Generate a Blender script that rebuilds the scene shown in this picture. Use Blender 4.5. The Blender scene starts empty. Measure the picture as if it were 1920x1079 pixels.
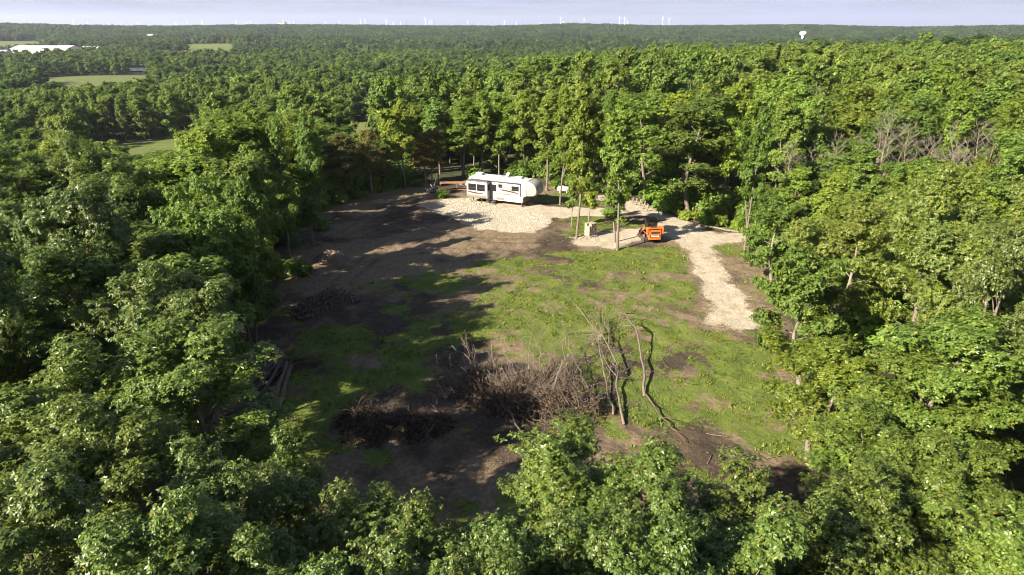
import bpy, bmesh, math, random
import numpy as np
from mathutils import Vector, Matrix, Euler
R = math.radians
scene = bpy.context.scene
COL = scene.collection

# ------------------------------------------------------------------ camera, sky, sun, exposure
CAM_H = 23.0
F_PX = 1280.0                       # focal length in pixels of a 1920 px wide picture
PITCH = math.atan((539.5 - 47.0) / F_PX)
cam_data = bpy.data.cameras.new('camera')
cam_data.sensor_width = 36.0
cam_data.lens = 36.0 * F_PX / 1920.0
cam_data.clip_start = 0.5
cam_data.clip_end = 60000.0
cam = bpy.data.objects.new('camera', cam_data)
COL.objects.link(cam)
cam.location = (0, 0, CAM_H)
cam.rotation_euler = (math.pi / 2 - PITCH, 0, 0)
scene.camera = cam

SUN_ELEV = R(29.5)
SHADOW_HEADING = R(38)              # direction shadows fall, measured from +X towards +Y
sun_dir = Vector((-math.cos(SHADOW_HEADING) * math.cos(SUN_ELEV), -math.sin(SHADOW_HEADING) * math.cos(SUN_ELEV), math.sin(SUN_ELEV)))

world = bpy.data.worlds.new('World')
scene.world = world
world.use_nodes = True
wn = world.node_tree
bg = wn.nodes['Background']
sky = wn.nodes.new('ShaderNodeTexSky')
sky.sky_type = 'NISHITA'
sky.sun_disc = False
sky.sun_elevation = SUN_ELEV
sky.sun_rotation = math.atan2(sun_dir.x, sun_dir.y)
sky.altitude = 200
sky.air_density = 1.0
sky.dust_density = 1.2
sky.ozone_density = 3.0
# a thin even veil of high cloud over the whole sky, a little streaky
wtc = wn.nodes.new('ShaderNodeTexCoord')
wmap = wn.nodes.new('ShaderNodeMapping')
wmap.inputs['Scale'].default_value = (2.2, 2.2, 26)
wnoise = wn.nodes.new('ShaderNodeTexNoise')
wnoise.inputs['Scale'].default_value = 1.6
wnoise.inputs['Detail'].default_value = 6
wramp = wn.nodes.new('ShaderNodeMapRange')
wramp.interpolation_type = 'SMOOTHSTEP'
wramp.inputs['From Min'].default_value = 0.3
wramp.inputs['From Max'].default_value = 0.75
wramp.inputs['To Min'].default_value = 0.78
wramp.inputs['To Max'].default_value = 1.0
wmix = wn.nodes.new('ShaderNodeMix')
wmix.data_type = 'RGBA'
wmix.inputs['B'].default_value = (2.75, 3.0, 4.4, 1)
wn.links.new(wtc.outputs['Generated'], wmap.inputs['Vector'])
wn.links.new(wmap.outputs['Vector'], wnoise.inputs['Vector'])
wn.links.new(wnoise.outputs['Fac'], wramp.inputs['Value'])
wsep = wn.nodes.new('ShaderNodeSeparateXYZ'); wn.links.new(wtc.outputs['Generated'], wsep.inputs[0])
wthin = wn.nodes.new('ShaderNodeMapRange'); wthin.inputs['From Max'].default_value = 0.7
wthin.inputs['To Min'].default_value = 1.0; wthin.inputs['To Max'].default_value = 0.25
wn.links.new(wsep.outputs['Z'], wthin.inputs['Value'])
wmul = wn.nodes.new('ShaderNodeMath'); wmul.operation = 'MULTIPLY'
wn.links.new(wramp.outputs['Result'], wmul.inputs[0]); wn.links.new(wthin.outputs['Result'], wmul.inputs[1])
wn.links.new(wmul.outputs[0], wmix.inputs['Factor'])
wmap2 = wn.nodes.new('ShaderNodeMapping'); wmap2.inputs['Scale'].default_value = (5, 5, 55); wmap2.inputs['Location'].default_value = (3.1, 1.7, 0.4)
wn2 = wn.nodes.new('ShaderNodeTexNoise'); wn2.inputs['Scale'].default_value = 1.5; wn2.inputs['Detail'].default_value = 7; wn2.inputs['Roughness'].default_value = 0.6
wcr = wn.nodes.new('ShaderNodeValToRGB'); wcr.color_ramp.elements[0].position = 0.36; wcr.color_ramp.elements[1].position = 0.60
wcr.color_ramp.elements[0].color = (2.35, 2.55, 3.75, 1); wcr.color_ramp.elements[1].color = (2.85, 3.05, 4.45, 1)
wn.links.new(wtc.outputs['Generated'], wmap2.inputs['Vector']); wn.links.new(wmap2.outputs['Vector'], wn2.inputs['Vector'])
wn.links.new(wn2.outputs['Fac'], wcr.inputs['Fac']); wn.links.new(wcr.outputs['Color'], wmix.inputs['B'])
wn.links.new(sky.outputs['Color'], wmix.inputs['A'])
wn.links.new(wmix.outputs['Result'], bg.inputs['Color'])
bg.inputs['Strength'].default_value = 0.05

sun_data = bpy.data.lights.new('sun', 'SUN')
sun_data.energy = 5.0
sun_data.angle = R(0.53)
sun_data.color = (1.0, 0.90, 0.74)
sun = bpy.data.objects.new('sun', sun_data)
COL.objects.link(sun)
sun.rotation_euler = sun_dir.to_track_quat('Z', 'Y').to_euler()
sun.location = (-60, -50, 80)

vs = scene.view_settings
vs.view_transform = 'Standard'
vs.look = 'None'
vs.exposure = 1.92
vs.gamma = 1.0
vs.use_curve_mapping = False
cy = scene.cycles
cy.max_bounces = 6
cy.diffuse_bounces = 3
cy.glossy_bounces = 2
cy.transmission_bounces = 3
cy.transparent_max_bounces = 4
cy.volume_bounces = 0
cy.use_denoising = True
cy.filter_width = 1.0
cy.sample_clamp_indirect = 4.0
cy.caustics_reflective = False
cy.caustics_refractive = False
scene.render.film_transparent = False

# ------------------------------------------------------------------ helpers
rng = np.random.default_rng(11)
cp, sp = math.cos(PITCH), math.sin(PITCH)

def gp(x, y, z=0.0):
    """where the line of sight at a place in the 1920-wide photograph meets the level z"""
    u, v = x - 960.0, 539.5 - y
    Y = F_PX * cp + v * sp
    Z = -F_PX * sp + v * cp
    s = (z - CAM_H) / Z
    return (u * s, Y * s)

def project(x, y, z):
    x = np.asarray(x, float); y = np.asarray(y, float); z = np.asarray(z, float) - CAM_H
    d = y * cp - z * sp
    up = y * sp + z * cp
    return 960 + F_PX * x / d, 539.5 - F_PX * up / d, d

def hash2(ix, iy, seed):
    h = (ix.astype(np.int64) * 374761393 + iy.astype(np.int64) * 668265263 + seed * 982451653) & 0xFFFFFFFF
    h = ((h ^ (h >> 13)) * 1274126177) & 0xFFFFFFFF
    return ((h ^ (h >> 16)) & 0xFFFF) / 65535.0

def vnoise(x, y, scale, seed=0, octaves=3):
    x = np.asarray(x, float) / scale; y = np.asarray(y, float) / scale
    tot = 0; amp = 1; norm = 0
    for o in range(octaves):
        ix = np.floor(x); iy = np.floor(y)
        fx = x - ix; fy = y - iy
        fx = fx * fx * (3 - 2 * fx); fy = fy * fy * (3 - 2 * fy)
        a = hash2(ix, iy, seed + o); b = hash2(ix + 1, iy, seed + o)
        c = hash2(ix, iy + 1, seed + o); d = hash2(ix + 1, iy + 1, seed + o)
        tot = tot + amp * ((a * (1 - fx) + b * fx) * (1 - fy) + (c * (1 - fx) + d * fx) * fy)
        norm += amp; amp *= 0.5; x = x * 2.03 + 7.1; y = y * 2.03 + 3.7
    return tot / norm

def poly_sd(x, y, poly):
    """signed distance to a polygon, positive outside"""
    x = np.asarray(x, float); y = np.asarray(y, float)
    d2 = np.full(x.shape, 1e18); inside = np.zeros(x.shape, bool)
    n = len(poly)
    for i in range(n):
        ax, ay = poly[i]; bx, by = poly[(i + 1) % n]
        ex, ey = bx - ax, by - ay
        t = np.clip(((x - ax) * ex + (y - ay) * ey) / (ex * ex + ey * ey + 1e-12), 0, 1)
        d2 = np.minimum(d2, (x - ax - t * ex) ** 2 + (y - ay - t * ey) ** 2)
        if ay != by:
            c = ((ay > y) != (by > y)) & (x < ex * (y - ay) / ey + ax)
            inside ^= c
    d = np.sqrt(d2)
    return np.where(inside, -d, d)

def smooth(e0, e1, x):
    t = np.clip((x - e0) / (e1 - e0), 0, 1)
    return t * t * (3 - 2 * t)

PLATEAU = [(-48, -120), (-46, 40), (-36, 84), (-22, 108), (2, 118), (18, 158), (43, 225), (165, 352), (345, 470), (800, 600), (1500, 700), (1500, -120)]
RIDGE_X = [-400, 0, 150, 300, 530, 800, 960, 1080, 1250, 1500, 1700, 1900, 2300]
RIDGE_Y = [46, 46, 49, 50.5, 47.5, 50, 50, 46, 50, 48, 52, 49, 50]

def straw_at(px_, py_, half_w, half_d):
    u, v = px_ - 960.0, 539.5 - py_
    s = 2000.0 / (F_PX * cp + v * sp); return (u * s, 2000.0, half_w, half_d, 0.0, CAM_H + (-F_PX * sp + v * cp) * s)
STRAW = [straw_at(551, 80.5, 24, 40), straw_at(516, 80, 9, 30), straw_at(634, 81, 15, 30), straw_at(1082, 77, 40, 34), straw_at(700, 80, 14, 30)]
TOWER_SITE = straw_at(1504, 75.5, 26, 26)
def height(x, y):
    x = np.asarray(x, float); y = np.asarray(y, float)
    sd = poly_sd(x, y, PLATEAU)
    d = np.maximum(sd, 0)
    h = np.interp(d, [0, 15, 45, 90, 140, 220, 400, 800, 1500], [0, -1.2, -6.5, -13, -16.5, -17.5, -25, -29, -30])
    hr = np.interp(d, [0, 30, 70, 150, 300, 600, 900, 1500], [0, -4.5, -10, -18, -24, -28, -29, -30])
    wr = smooth(-45, 30, x - np.maximum(y - 120, 0) * 0.12)
    h = h * (1 - wr) + hr * wr
    away = smooth(60, 260, np.hypot(x, y - 60))
    h = h + away * (vnoise(x, y, 170, 3, 2) - 0.5) * np.where(sd > 0, 4, 7)
    h = h + smooth(0, -60, sd) * smooth(150, 500, x) * 6.0
    h = h + (vnoise(x, y, 9, 5, 2) - 0.5) * 0.22
    r = np.hypot(x, y)
    px = 960 + F_PX * x / np.maximum(y, 1) / cp
    ztop = CAM_H + (47 - np.interp(px, RIDGE_X, RIDGE_Y)) * 3100 / F_PX - 14
    base = smooth(900, 1900, r) * (26 * vnoise(x, y, 520, 9, 3) - 4)
    k = smooth(2050, 3100, r + 260 * (vnoise(x, y, 700, 21, 2) - 0.5))
    far = np.where(y > 0, 1.0, 0.0)
    h = h + far * base * (1 - k)
    h = np.where(y > 0, h * (1 - k) + ztop * k, h)
    for cx_, cy_, hw, hd, _a, zt in STRAW + [TOWER_SITE]:          # bare knolls standing clear of the woods
        q = np.maximum(np.abs(x - cx_) / hw, np.abs(y - cy_) / hd)
        k2 = smooth(2.6, 1.0, q)
        h = h * (1 - k2) + (zt + (y - cy_) * 0.05) * k2
    h = h - np.maximum(r - 3300, 0) * 0.0035
    return h

def h1(x, y):
    return float(height(np.array([x]), np.array([y]))[0])

def new_obj(name, data, parent=None):
    o = bpy.data.objects.new(name, data)
    COL.objects.link(o)
    if parent is not None:
        o.parent = parent
    return o

def mesh_np(name, V, F, mats, mat_idx=None, smooth_shade=False):
    """mesh from arrays: V (n,3), F (m,3) or (m,4)"""
    V = np.asarray(V, np.float32); F = np.asarray(F, np.int32)
    k = F.shape[1]
    me = bpy.data.meshes.new(name)
    me.vertices.add(len(V)); me.vertices.foreach_set('co', V.ravel())
    me.loops.add(F.size); me.loops.foreach_set('vertex_index', F.ravel())
    me.polygons.add(len(F))
    me.polygons.foreach_set('loop_start', np.arange(0, F.size, k, dtype=np.int32))
    me.polygons.foreach_set('loop_total', np.full(len(F), k, np.int32))
    for m in mats: me.materials.append(m)
    if mat_idx is not None:
        me.polygons.foreach_set('material_index', np.asarray(mat_idx, np.int32))
    if smooth_shade:
        me.polygons.foreach_set('use_smooth', np.ones(len(F), bool))
    me.update(calc_edges=True)
    return me

def tag(o, label=None, cat=None, group=None, kind=None):
    if label: o['label'] = label
    if cat: o['category'] = cat
    if group: o['group'] = group
    if kind: o['kind'] = kind
    return o

def thing(name, label, cat, loc=(0, 0, 0), rz=0.0, group=None):
    o = bpy.data.objects.new(name, None)
    o.empty_display_size = 0.3
    COL.objects.link(o)
    o.location = loc; o.rotation_euler = (0, 0, rz)
    return tag(o, label, cat, group)

def bm_obj(name, bm, mat, parent=None, smooth_shade=False):
    me = bpy.data.meshes.new(name)
    bmesh.ops.recalc_face_normals(bm, faces=bm.faces)
    bm.to_mesh(me); bm.free()
    for m in (mat if isinstance(mat, (list, tuple)) else [mat]): me.materials.append(m)
    if smooth_shade:
        for p in me.polygons: p.use_smooth = True
    return new_obj(name, me, parent)

def bm_box(bm, lo, hi, bevel=0.0, mtx=None):
    r = bmesh.ops.create_cube(bm, size=1)
    vs_ = r['verts']
    c = [(a + b) / 2 for a, b in zip(lo, hi)]; s = [abs(b - a) for a, b in zip(lo, hi)]
    for v in vs_:
        v.co = Vector((v.co.x * s[0] + c[0], v.co.y * s[1] + c[1], v.co.z * s[2] + c[2]))
    if bevel:
        es = list({e for v in vs_ for e in v.link_edges})
        rb = bmesh.ops.bevel(bm, geom=es, offset=bevel, segments=2, affect='EDGES', profile=0.6)
        vs_ = list({v for f in rb['faces'] for v in f.verts} | {v for v in vs_ if v.is_valid})
    if mtx is not None:
        bmesh.ops.transform(bm, matrix=mtx, verts=[v for v in vs_ if v.is_valid])

def box(name, lo, hi, mat, parent=None, bevel=0.0, mtx=None):
    bm = bmesh.new(); bm_box(bm, lo, hi, bevel, mtx)
    return bm_obj(name, bm, mat, parent)

def bm_cyl(bm, a, b, r0, r1=None, seg=12, caps=True):
    a = Vector(a); b = Vector(b); r1 = r0 if r1 is None else r1
    d = b - a
    m = Matrix.Translation((a + b) / 2) @ d.to_track_quat('Z', 'Y').to_matrix().to_4x4()
    bmesh.ops.create_cone(bm, cap_ends=caps, cap_tris=False, segments=seg, radius1=r0, radius2=r1, depth=d.length, matrix=m)

def cyl(name, a, b, r0, mat, parent=None, r1=None, seg=12, smooth_shade=True):
    bm = bmesh.new(); bm_cyl(bm, a, b, r0, r1, seg)
    o = bm_obj(name, bm, mat, parent)
    if smooth_shade:
        for p in o.data.polygons:
            p.use_smooth = len(p.vertices) == 4
    return o

def bm_prism(bm, prof, y0, y1, bevel=0.0):
    """profile in x,z swept from y0 to y1"""
    a = [bm.verts.new((x, y0, z)) for x, z in prof]
    b = [bm.verts.new((x, y1, z)) for x, z in prof]
    n = len(prof)
    fs = [bm.faces.new(a), bm.faces.new(b[::-1])]
    for i in range(n):
        bm.faces.new((a[i], a[(i + 1) % n], b[(i + 1) % n], b[i]))
    if bevel:
        es = [e for f in fs for e in f.edges]
        bmesh.ops.bevel(bm, geom=es, offset=bevel, segments=3, affect='EDGES', profile=0.5)

def prism(name, prof, y0, y1, mat, parent=None, bevel=0.0):
    bm = bmesh.new(); bm_prism(bm, prof, y0, y1, bevel)
    return bm_obj(name, bm, mat, parent)

# ------------------------------------------------------------------ materials
def nmat(name):
    m = bpy.data.materials.new(name); m.use_nodes = True
    nt = m.node_tree
    return m, nt, nt.nodes['Principled BSDF'], nt.nodes['Material Output']

def N(nt, kind, **kw):
    n = nt.nodes.new(kind)
    for k, v in kw.items():
        if k in n.inputs: n.inputs[k].default_value = v
        else: setattr(n, k, v)
    return n

def ramp(nt, stops, src, interp='LINEAR'):
    r = nt.nodes.new('ShaderNodeValToRGB')
    r.color_ramp.interpolation = interp
    el = r.color_ramp.elements
    el[0].position, el[0].color = stops[0][0], (*stops[0][1], 1)
    el[1].position, el[1].color = stops[-1][0], (*stops[-1][1], 1)
    for p, c in stops[1:-1]:
        e = el.new(p); e.color = (*c, 1)
    nt.links.new(src, r.inputs['Fac'])
    return r.outputs['Color']

def mixc(nt, fac, a, b, blend='MIX'):
    m = nt.nodes.new('ShaderNodeMix'); m.data_type = 'RGBA'; m.blend_type = blend
    for key, val in (('Factor', fac), ('A', a), ('B', b)):
        if isinstance(val, (int, float)): m.inputs[key].default_value = val
        elif isinstance(val, tuple): m.inputs[key].default_value = (*val, 1) if len(val) == 3 else val
        else: nt.links.new(val, m.inputs[key])
    return m.outputs['Result']

def math_n(nt, op, a, b=None, clamp=False):
    m = nt.nodes.new('ShaderNodeMath'); m.operation = op; m.use_clamp = clamp
    for i, val in enumerate((a, b)):
        if val is None: continue
        if isinstance(val, (int, float)): m.inputs[i].default_value = val
        else: nt.links.new(val, m.inputs[i])
    return m.outputs[0]

def paint(name, col, rough=0.5, metal=0.0, dirt=0.0, dirt_col=(0.12, 0.10, 0.07), scale=3.0, spec=0.5):
    m, nt, b, out = nmat(name)
    b.inputs['Roughness'].default_value = rough
    b.inputs['Metallic'].default_value = metal
    b.inputs['Specular IOR Level'].default_value = spec
    tc = N(nt, 'ShaderNodeTexCoord')
    no = N(nt, 'ShaderNodeTexNoise', Scale=scale, Detail=6.0, Roughness=0.65)
    nt.links.new(tc.outputs['Object'], no.inputs['Vector'])
    f = nt.nodes.new('ShaderNodeMapRange')
    f.inputs['From Min'].default_value = 0.42; f.inputs['From Max'].default_value = 0.75
    f.inputs['To Max'].default_value = max(dirt, 0.04)
    nt.links.new(no.outputs['Fac'], f.inputs['Value'])
    nt.links.new(mixc(nt, f.outputs['Result'], col, dirt_col), b.inputs['Base Color'])
    return m

def leaf_mat(name, stops, rough=0.55, transl=0.42, tcol=(0.18, 0.26, 0.03), spec=0.3, hue_var=0.014, val_var=0.35, stand_scale=0.02, stand_amt=0.5):
    m, nt, b, out = nmat(name)
    geo = N(nt, 'ShaderNodeNewGeometry')
    oi = N(nt, 'ShaderNodeObjectInfo')
    c = ramp(nt, stops, geo.outputs['Random Per Island'])
    hsv = N(nt, 'ShaderNodeHueSaturation')
    nt.links.new(math_n(nt, 'ADD', math_n(nt, 'MULTIPLY', math_n(nt, 'SUBTRACT', oi.outputs['Random'], 0.5), hue_var * 2), 0.5), hsv.inputs['Hue'])
    r2 = math_n(nt, 'FRACT', math_n(nt, 'MULTIPLY', oi.outputs['Random'], 17.31))
    nt.links.new(math_n(nt, 'ADD', math_n(nt, 'MULTIPLY', r2, val_var), 1 - val_var / 2), hsv.inputs['Value'])
    nt.links.new(c, hsv.inputs['Color'])
    sn = N(nt, 'ShaderNodeTexNoise', Scale=stand_scale, Detail=2.0)
    nt.links.new(oi.outputs['Location'], sn.inputs['Vector'])
    stand = ramp(nt, [(0.30, (0.62, 0.72, 0.80)), (0.5, (1.0, 1.0, 1.0)), (0.70, (1.35, 1.25, 0.95))], sn.outputs['Fac'])
    col = mixc(nt, stand_amt, hsv.outputs['Color'], mixc(nt, 1.0, hsv.outputs['Color'], stand, 'MULTIPLY'))
    col = mixc(nt, 1.0, col, oi.outputs['Color'], 'MULTIPLY')
    nt.links.new(col, b.inputs['Base Color'])
    b.inputs['Roughness'].default_value = rough
    b.inputs['Specular IOR Level'].default_value = spec
    tr = N(nt, 'ShaderNodeBsdfTranslucent')
    nt.links.new(mixc(nt, 0.55, col, tcol), tr.inputs['Color'])
    ms = N(nt, 'ShaderNodeMixShader'); ms.inputs[0].default_value = transl
    nt.links.new(b.outputs[0], ms.inputs[1]); nt.links.new(tr.outputs[0], ms.inputs[2])
    nt.links.new(ms.outputs[0], out.inputs['Surface'])
    return m

def bark_mat(name, dark, light, scale=3.0):
    m, nt, b, out = nmat(name)
    tc = N(nt, 'ShaderNodeTexCoord')
    mp = N(nt, 'ShaderNodeMapping'); mp.inputs['Scale'].default_value = (6, 6, 1.2)
    no = N(nt, 'ShaderNodeTexNoise', Scale=scale, Detail=7.0, Roughness=0.7)
    nt.links.new(tc.outputs['Object'], mp.inputs['Vector']); nt.links.new(mp.outputs[0], no.inputs['Vector'])
    nt.links.new(ramp(nt, [(0.3, dark), (0.7, light)], no.outputs['Fac']), b.inputs['Base Color'])
    b.inputs['Roughness'].default_value = 0.9
    bp = N(nt, 'ShaderNodeBump', Strength=0.6, Distance=0.05)
    nt.links.new(no.outputs['Fac'], bp.inputs['Height']); nt.links.new(bp.outputs[0], b.inputs['Normal'])
    return m

M = {}
M['leaf'] = leaf_mat('leaf_oak', [(0.0, (0.062, 0.104, 0.015)), (0.5, (0.118, 0.179, 0.028)), (0.95, (0.186, 0.240, 0.048)), (1.0, (0.248, 0.231, 0.042))])
M['leaf_near'] = leaf_mat('leaf_oak_glossy', [(0.0, (0.059, 0.095, 0.017)), (0.55, (0.109, 0.152, 0.028)), (0.95, (0.170, 0.208, 0.045)), (0.985, (0.193, 0.187, 0.031)), (1.0, (0.250, 0.133, 0.023))], rough=0.42, spec=0.5, transl=0.40)
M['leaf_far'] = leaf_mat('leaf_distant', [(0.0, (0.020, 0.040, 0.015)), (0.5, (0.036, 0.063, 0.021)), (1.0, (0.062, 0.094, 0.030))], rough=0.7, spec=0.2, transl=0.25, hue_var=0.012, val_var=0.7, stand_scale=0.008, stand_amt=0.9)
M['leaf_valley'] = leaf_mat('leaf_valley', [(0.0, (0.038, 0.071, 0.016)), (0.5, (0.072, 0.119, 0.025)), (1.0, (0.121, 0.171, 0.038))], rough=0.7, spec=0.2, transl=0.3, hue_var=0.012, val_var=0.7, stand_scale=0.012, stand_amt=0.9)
M['leaf_cedar'] = leaf_mat('leaf_cedar', [(0.0, (0.080, 0.088, 0.028)), (0.5, (0.135, 0.130, 0.042)), (1.0, (0.20, 0.165, 0.065))], rough=0.8, spec=0.1, transl=0.2, hue_var=0.01)
M['leaf_dead'] = leaf_mat('leaf_dead', [(0.0, (0.035, 0.026, 0.018)), (0.6, (0.075, 0.055, 0.036)), (1.0, (0.15, 0.105, 0.065))], rough=0.85, spec=0.1, transl=0.15, tcol=(0.15, 0.08, 0.03), hue_var=0.0)
M['grass'] = leaf_mat('grass_blades', [(0.0, (0.056, 0.086, 0.013)), (0.5, (0.119, 0.160, 0.021)), (1.0, (0.200, 0.216, 0.043))], rough=0.6, spec=0.25, transl=0.35, tcol=(0.22, 0.34, 0.04), hue_var=0.0, val_var=0.0)
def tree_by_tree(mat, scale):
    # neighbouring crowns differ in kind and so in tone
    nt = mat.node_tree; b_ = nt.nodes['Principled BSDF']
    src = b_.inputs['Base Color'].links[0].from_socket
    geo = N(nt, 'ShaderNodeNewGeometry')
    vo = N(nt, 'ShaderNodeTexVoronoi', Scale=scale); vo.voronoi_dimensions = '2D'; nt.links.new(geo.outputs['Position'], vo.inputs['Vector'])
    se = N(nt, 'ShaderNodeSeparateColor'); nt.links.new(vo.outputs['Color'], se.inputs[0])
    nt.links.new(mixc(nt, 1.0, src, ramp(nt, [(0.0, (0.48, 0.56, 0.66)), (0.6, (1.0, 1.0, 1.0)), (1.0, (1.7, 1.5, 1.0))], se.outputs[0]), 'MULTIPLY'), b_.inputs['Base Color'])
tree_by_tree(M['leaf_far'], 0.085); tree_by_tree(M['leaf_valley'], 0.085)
def patchy(mat):
    nt = mat.node_tree; b_ = nt.nodes['Principled BSDF']
    src = b_.inputs['Base Color'].links[0].from_socket
    geo = N(nt, 'ShaderNodeNewGeometry')
    n1 = N(nt, 'ShaderNodeTexNoise', Scale=0.38, Detail=5.0, Roughness=0.65); nt.links.new(geo.outputs['Position'], n1.inputs['Vector'])
    col = mixc(nt, 1.0, src, ramp(nt, [(0.32, (0.55, 0.62, 0.8)), (0.46, (0.95, 1.0, 1.0)), (0.58, (1.25, 1.1, 0.9)), (0.70, (1.25, 0.82, 0.9))], n1.outputs['Fac']), 'MULTIPLY')
    nt.links.new(col, b_.inputs['Base Color'])
patchy(M['grass'])
M['bark'] = bark_mat('bark_grey', (0.055, 0.042, 0.032), (0.20, 0.165, 0.125))
M['bark_light'] = bark_mat('bark_pale', (0.09, 0.072, 0.055), (0.25, 0.21, 0.165))
M['bark_dead'] = bark_mat('bark_bleached', (0.10, 0.08, 0.062), (0.27, 0.225, 0.175))
M['bark_brown'] = bark_mat('bark_brown', (0.045, 0.030, 0.022), (0.16, 0.105, 0.07))
M['log_bark'] = bark_mat('bark_dark_log', (0.025, 0.018, 0.014), (0.10, 0.075, 0.055))  # darkest of the barks, for the long logs and the firewood heap
M['twig'] = bark_mat('twig_brown', (0.075, 0.055, 0.042), (0.20, 0.155, 0.115), 1.5)
M['cut_wood'] = paint('cut_wood', (0.26, 0.145, 0.07), 0.8, dirt=0.6, dirt_col=(0.18, 0.09, 0.05), scale=6)

# ------------------------------------------------------------------ the ground: one sheet from the clearing to the horizon
def axis(f0, f1, step, lo, hi, grow):
    a = list(np.arange(f0, f1 + 1e-6, step))
    s, v = step, f1
    while v < hi:
        s *= grow; v += s; a.append(v)
    s, v = step, f0; pre = []
    while v > lo:
        s *= grow; v -= s; pre.append(v)
    return np.array(pre[::-1] + a)

GX = axis(-34, 34, 0.28, -8500, 8500, 1.075)
GY = axis(20, 112, 0.28, -400, 13200, 1.06)
gx, gy = np.meshgrid(GX, GY)
gz = height(gx, gy)
nx, ny = len(GX), len(GY)
gV = np.stack([gx, gy, gz], -1).reshape(-1, 3)
ii = (np.arange(ny - 1)[:, None] * nx + np.arange(nx - 1)[None, :]).ravel()
gF = np.stack([ii, ii + 1, ii + nx + 1, ii + nx], -1)

def PX(pts): return [gp(x, y) for x, y in pts]

CLEARING = PX([(1640, 905), (1500, 960), (1000, 1110), (560, 1060), (470, 850), (395, 720), (455, 640), (470, 560), (490, 500), (560, 440), (590, 405),
               (650, 375), (740, 352), (800, 343), (880, 338), (960, 333), (1030, 345), (1080, 352), (1130, 357), (1185, 372), (1215, 388), (1290, 405), (1350, 412),
               (1400, 435), (1405, 470), (1440, 500), (1470, 560), (1480, 640), (1510, 720), (1570, 800)])
PAD = PX([(786, 386), (815, 378), (860, 372), (940, 365), (1000, 383), (1060, 389), (1125, 391), (1180, 396), (1180, 404), (1110, 406), (1040, 410), (1030, 424), (1000, 435),
          (955, 435), (900, 428), (862, 416), (840, 406), (805, 394)])
COARSE = PX([(786, 386), (815, 378), (860, 372), (900, 372), (950, 388), (1010, 400), (1034, 415), (1026, 424), (1000, 435), (955, 435), (900, 428), (862, 416), (840, 406), (805, 394)])
DRIVE = PX([(1095, 371), (1130, 366), (1200, 380), (1262, 404), (1310, 428), (1350, 436), (1394, 438), (1400, 450), (1345, 463), (1336, 474), (1362, 508), (1398, 562), (1432, 626),
            (1385, 625), (1330, 606), (1324, 548), (1302, 496), (1276, 458), (1238, 440), (1190, 455), (1135, 466), (1085, 462), (1075, 452), (1110, 438), (1165, 432), (1205, 428), (1235, 415), (1185, 398), (1150, 383)])
GRASS_MAIN = PX([(880, 505), (930, 478), (1010, 472), (1100, 468), (1200, 462), (1275, 462), (1300, 498), (1320, 550), (1325, 608), (1380, 632), (1450, 650), (1500, 740), (1590, 850), (1540, 880),
                 (1440, 850), (1330, 800), (1250, 820), (1140, 800), (1080, 740), (960, 680), (850, 660), (840, 610), (880, 560)])
GRASS_SIDE = PX([(500, 640), (600, 560), (680, 520), (800, 510), (900, 500), (880, 640), (800, 720), (700, 730), (640, 790), (600, 920), (480, 860), (500, 740)])
GRASS_ROAD = PX([(1030, 408), (1100, 405), (1180, 408), (1210, 425), (1160, 430), (1110, 434), (1075, 448), (1050, 440), (1075, 425)])
GRASS_TREE = PX([(1000, 378), (1020, 362), (1060, 362), (1110, 372), (1120, 388), (1050, 390)])
GRASS_BED = PX([(1265, 408), (1340, 404), (1396, 425), (1398, 438), (1310, 428)])
GRASS_LEFT = PX([(580, 415), (640, 382), (740, 357), (830, 346), (820, 340), (700, 345), (600, 370)])
GRASS_TAN = PX([(1340, 462), (1395, 455), (1405, 475), (1375, 495), (1345, 474)])

def mask(poly, soft=1.6, wob=1.2, seed=1, wscale=3.0):
    sd = poly_sd(gx, gy, poly) + (vnoise(gx, gy, wscale, seed, 3) - 0.5) * 2 * wob
    return 1 - smooth(-soft / 2, soft / 2, sd)

m_gravel = np.maximum(mask(PAD, 1.2, 0.75, 31, 1.3), mask(DRIVE, 2.4, 1.1, 32, 1.6))
n_big = vnoise(gx, gy, 7.0, 41, 3); n_mid = vnoise(gx, gy, 2.6, 42, 3); n_sm = vnoise(gx, gy, 0.9, 43, 2)
hole = smooth(0.50, 0.60, n_mid * 0.5 + n_big * 0.25 + n_sm * 0.25)
m_grass = mask(GRASS_MAIN, 3.0, 2.2, 33) * (1 - 0.95 * hole)
m_grass = np.maximum(m_grass, mask(GRASS_SIDE, 4.0, 3.0, 34) * smooth(0.36, 0.52, n_mid * 0.6 + n_big * 0.4))
for k, p in enumerate((GRASS_ROAD, GRASS_TREE, GRASS_BED, GRASS_TAN, GRASS_LEFT)):
    m_grass = np.maximum(m_grass, mask(p, 1.4, 1.0, 35 + k) * (0.55 + 0.45 * smooth(0.35, 0.55, n_mid)))
clear_sd = poly_sd(gx, gy, CLEARING)
m_clear = 1 - smooth(-0.8, 2.5, clear_sd + (n_mid - 0.5) * 3)
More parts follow.
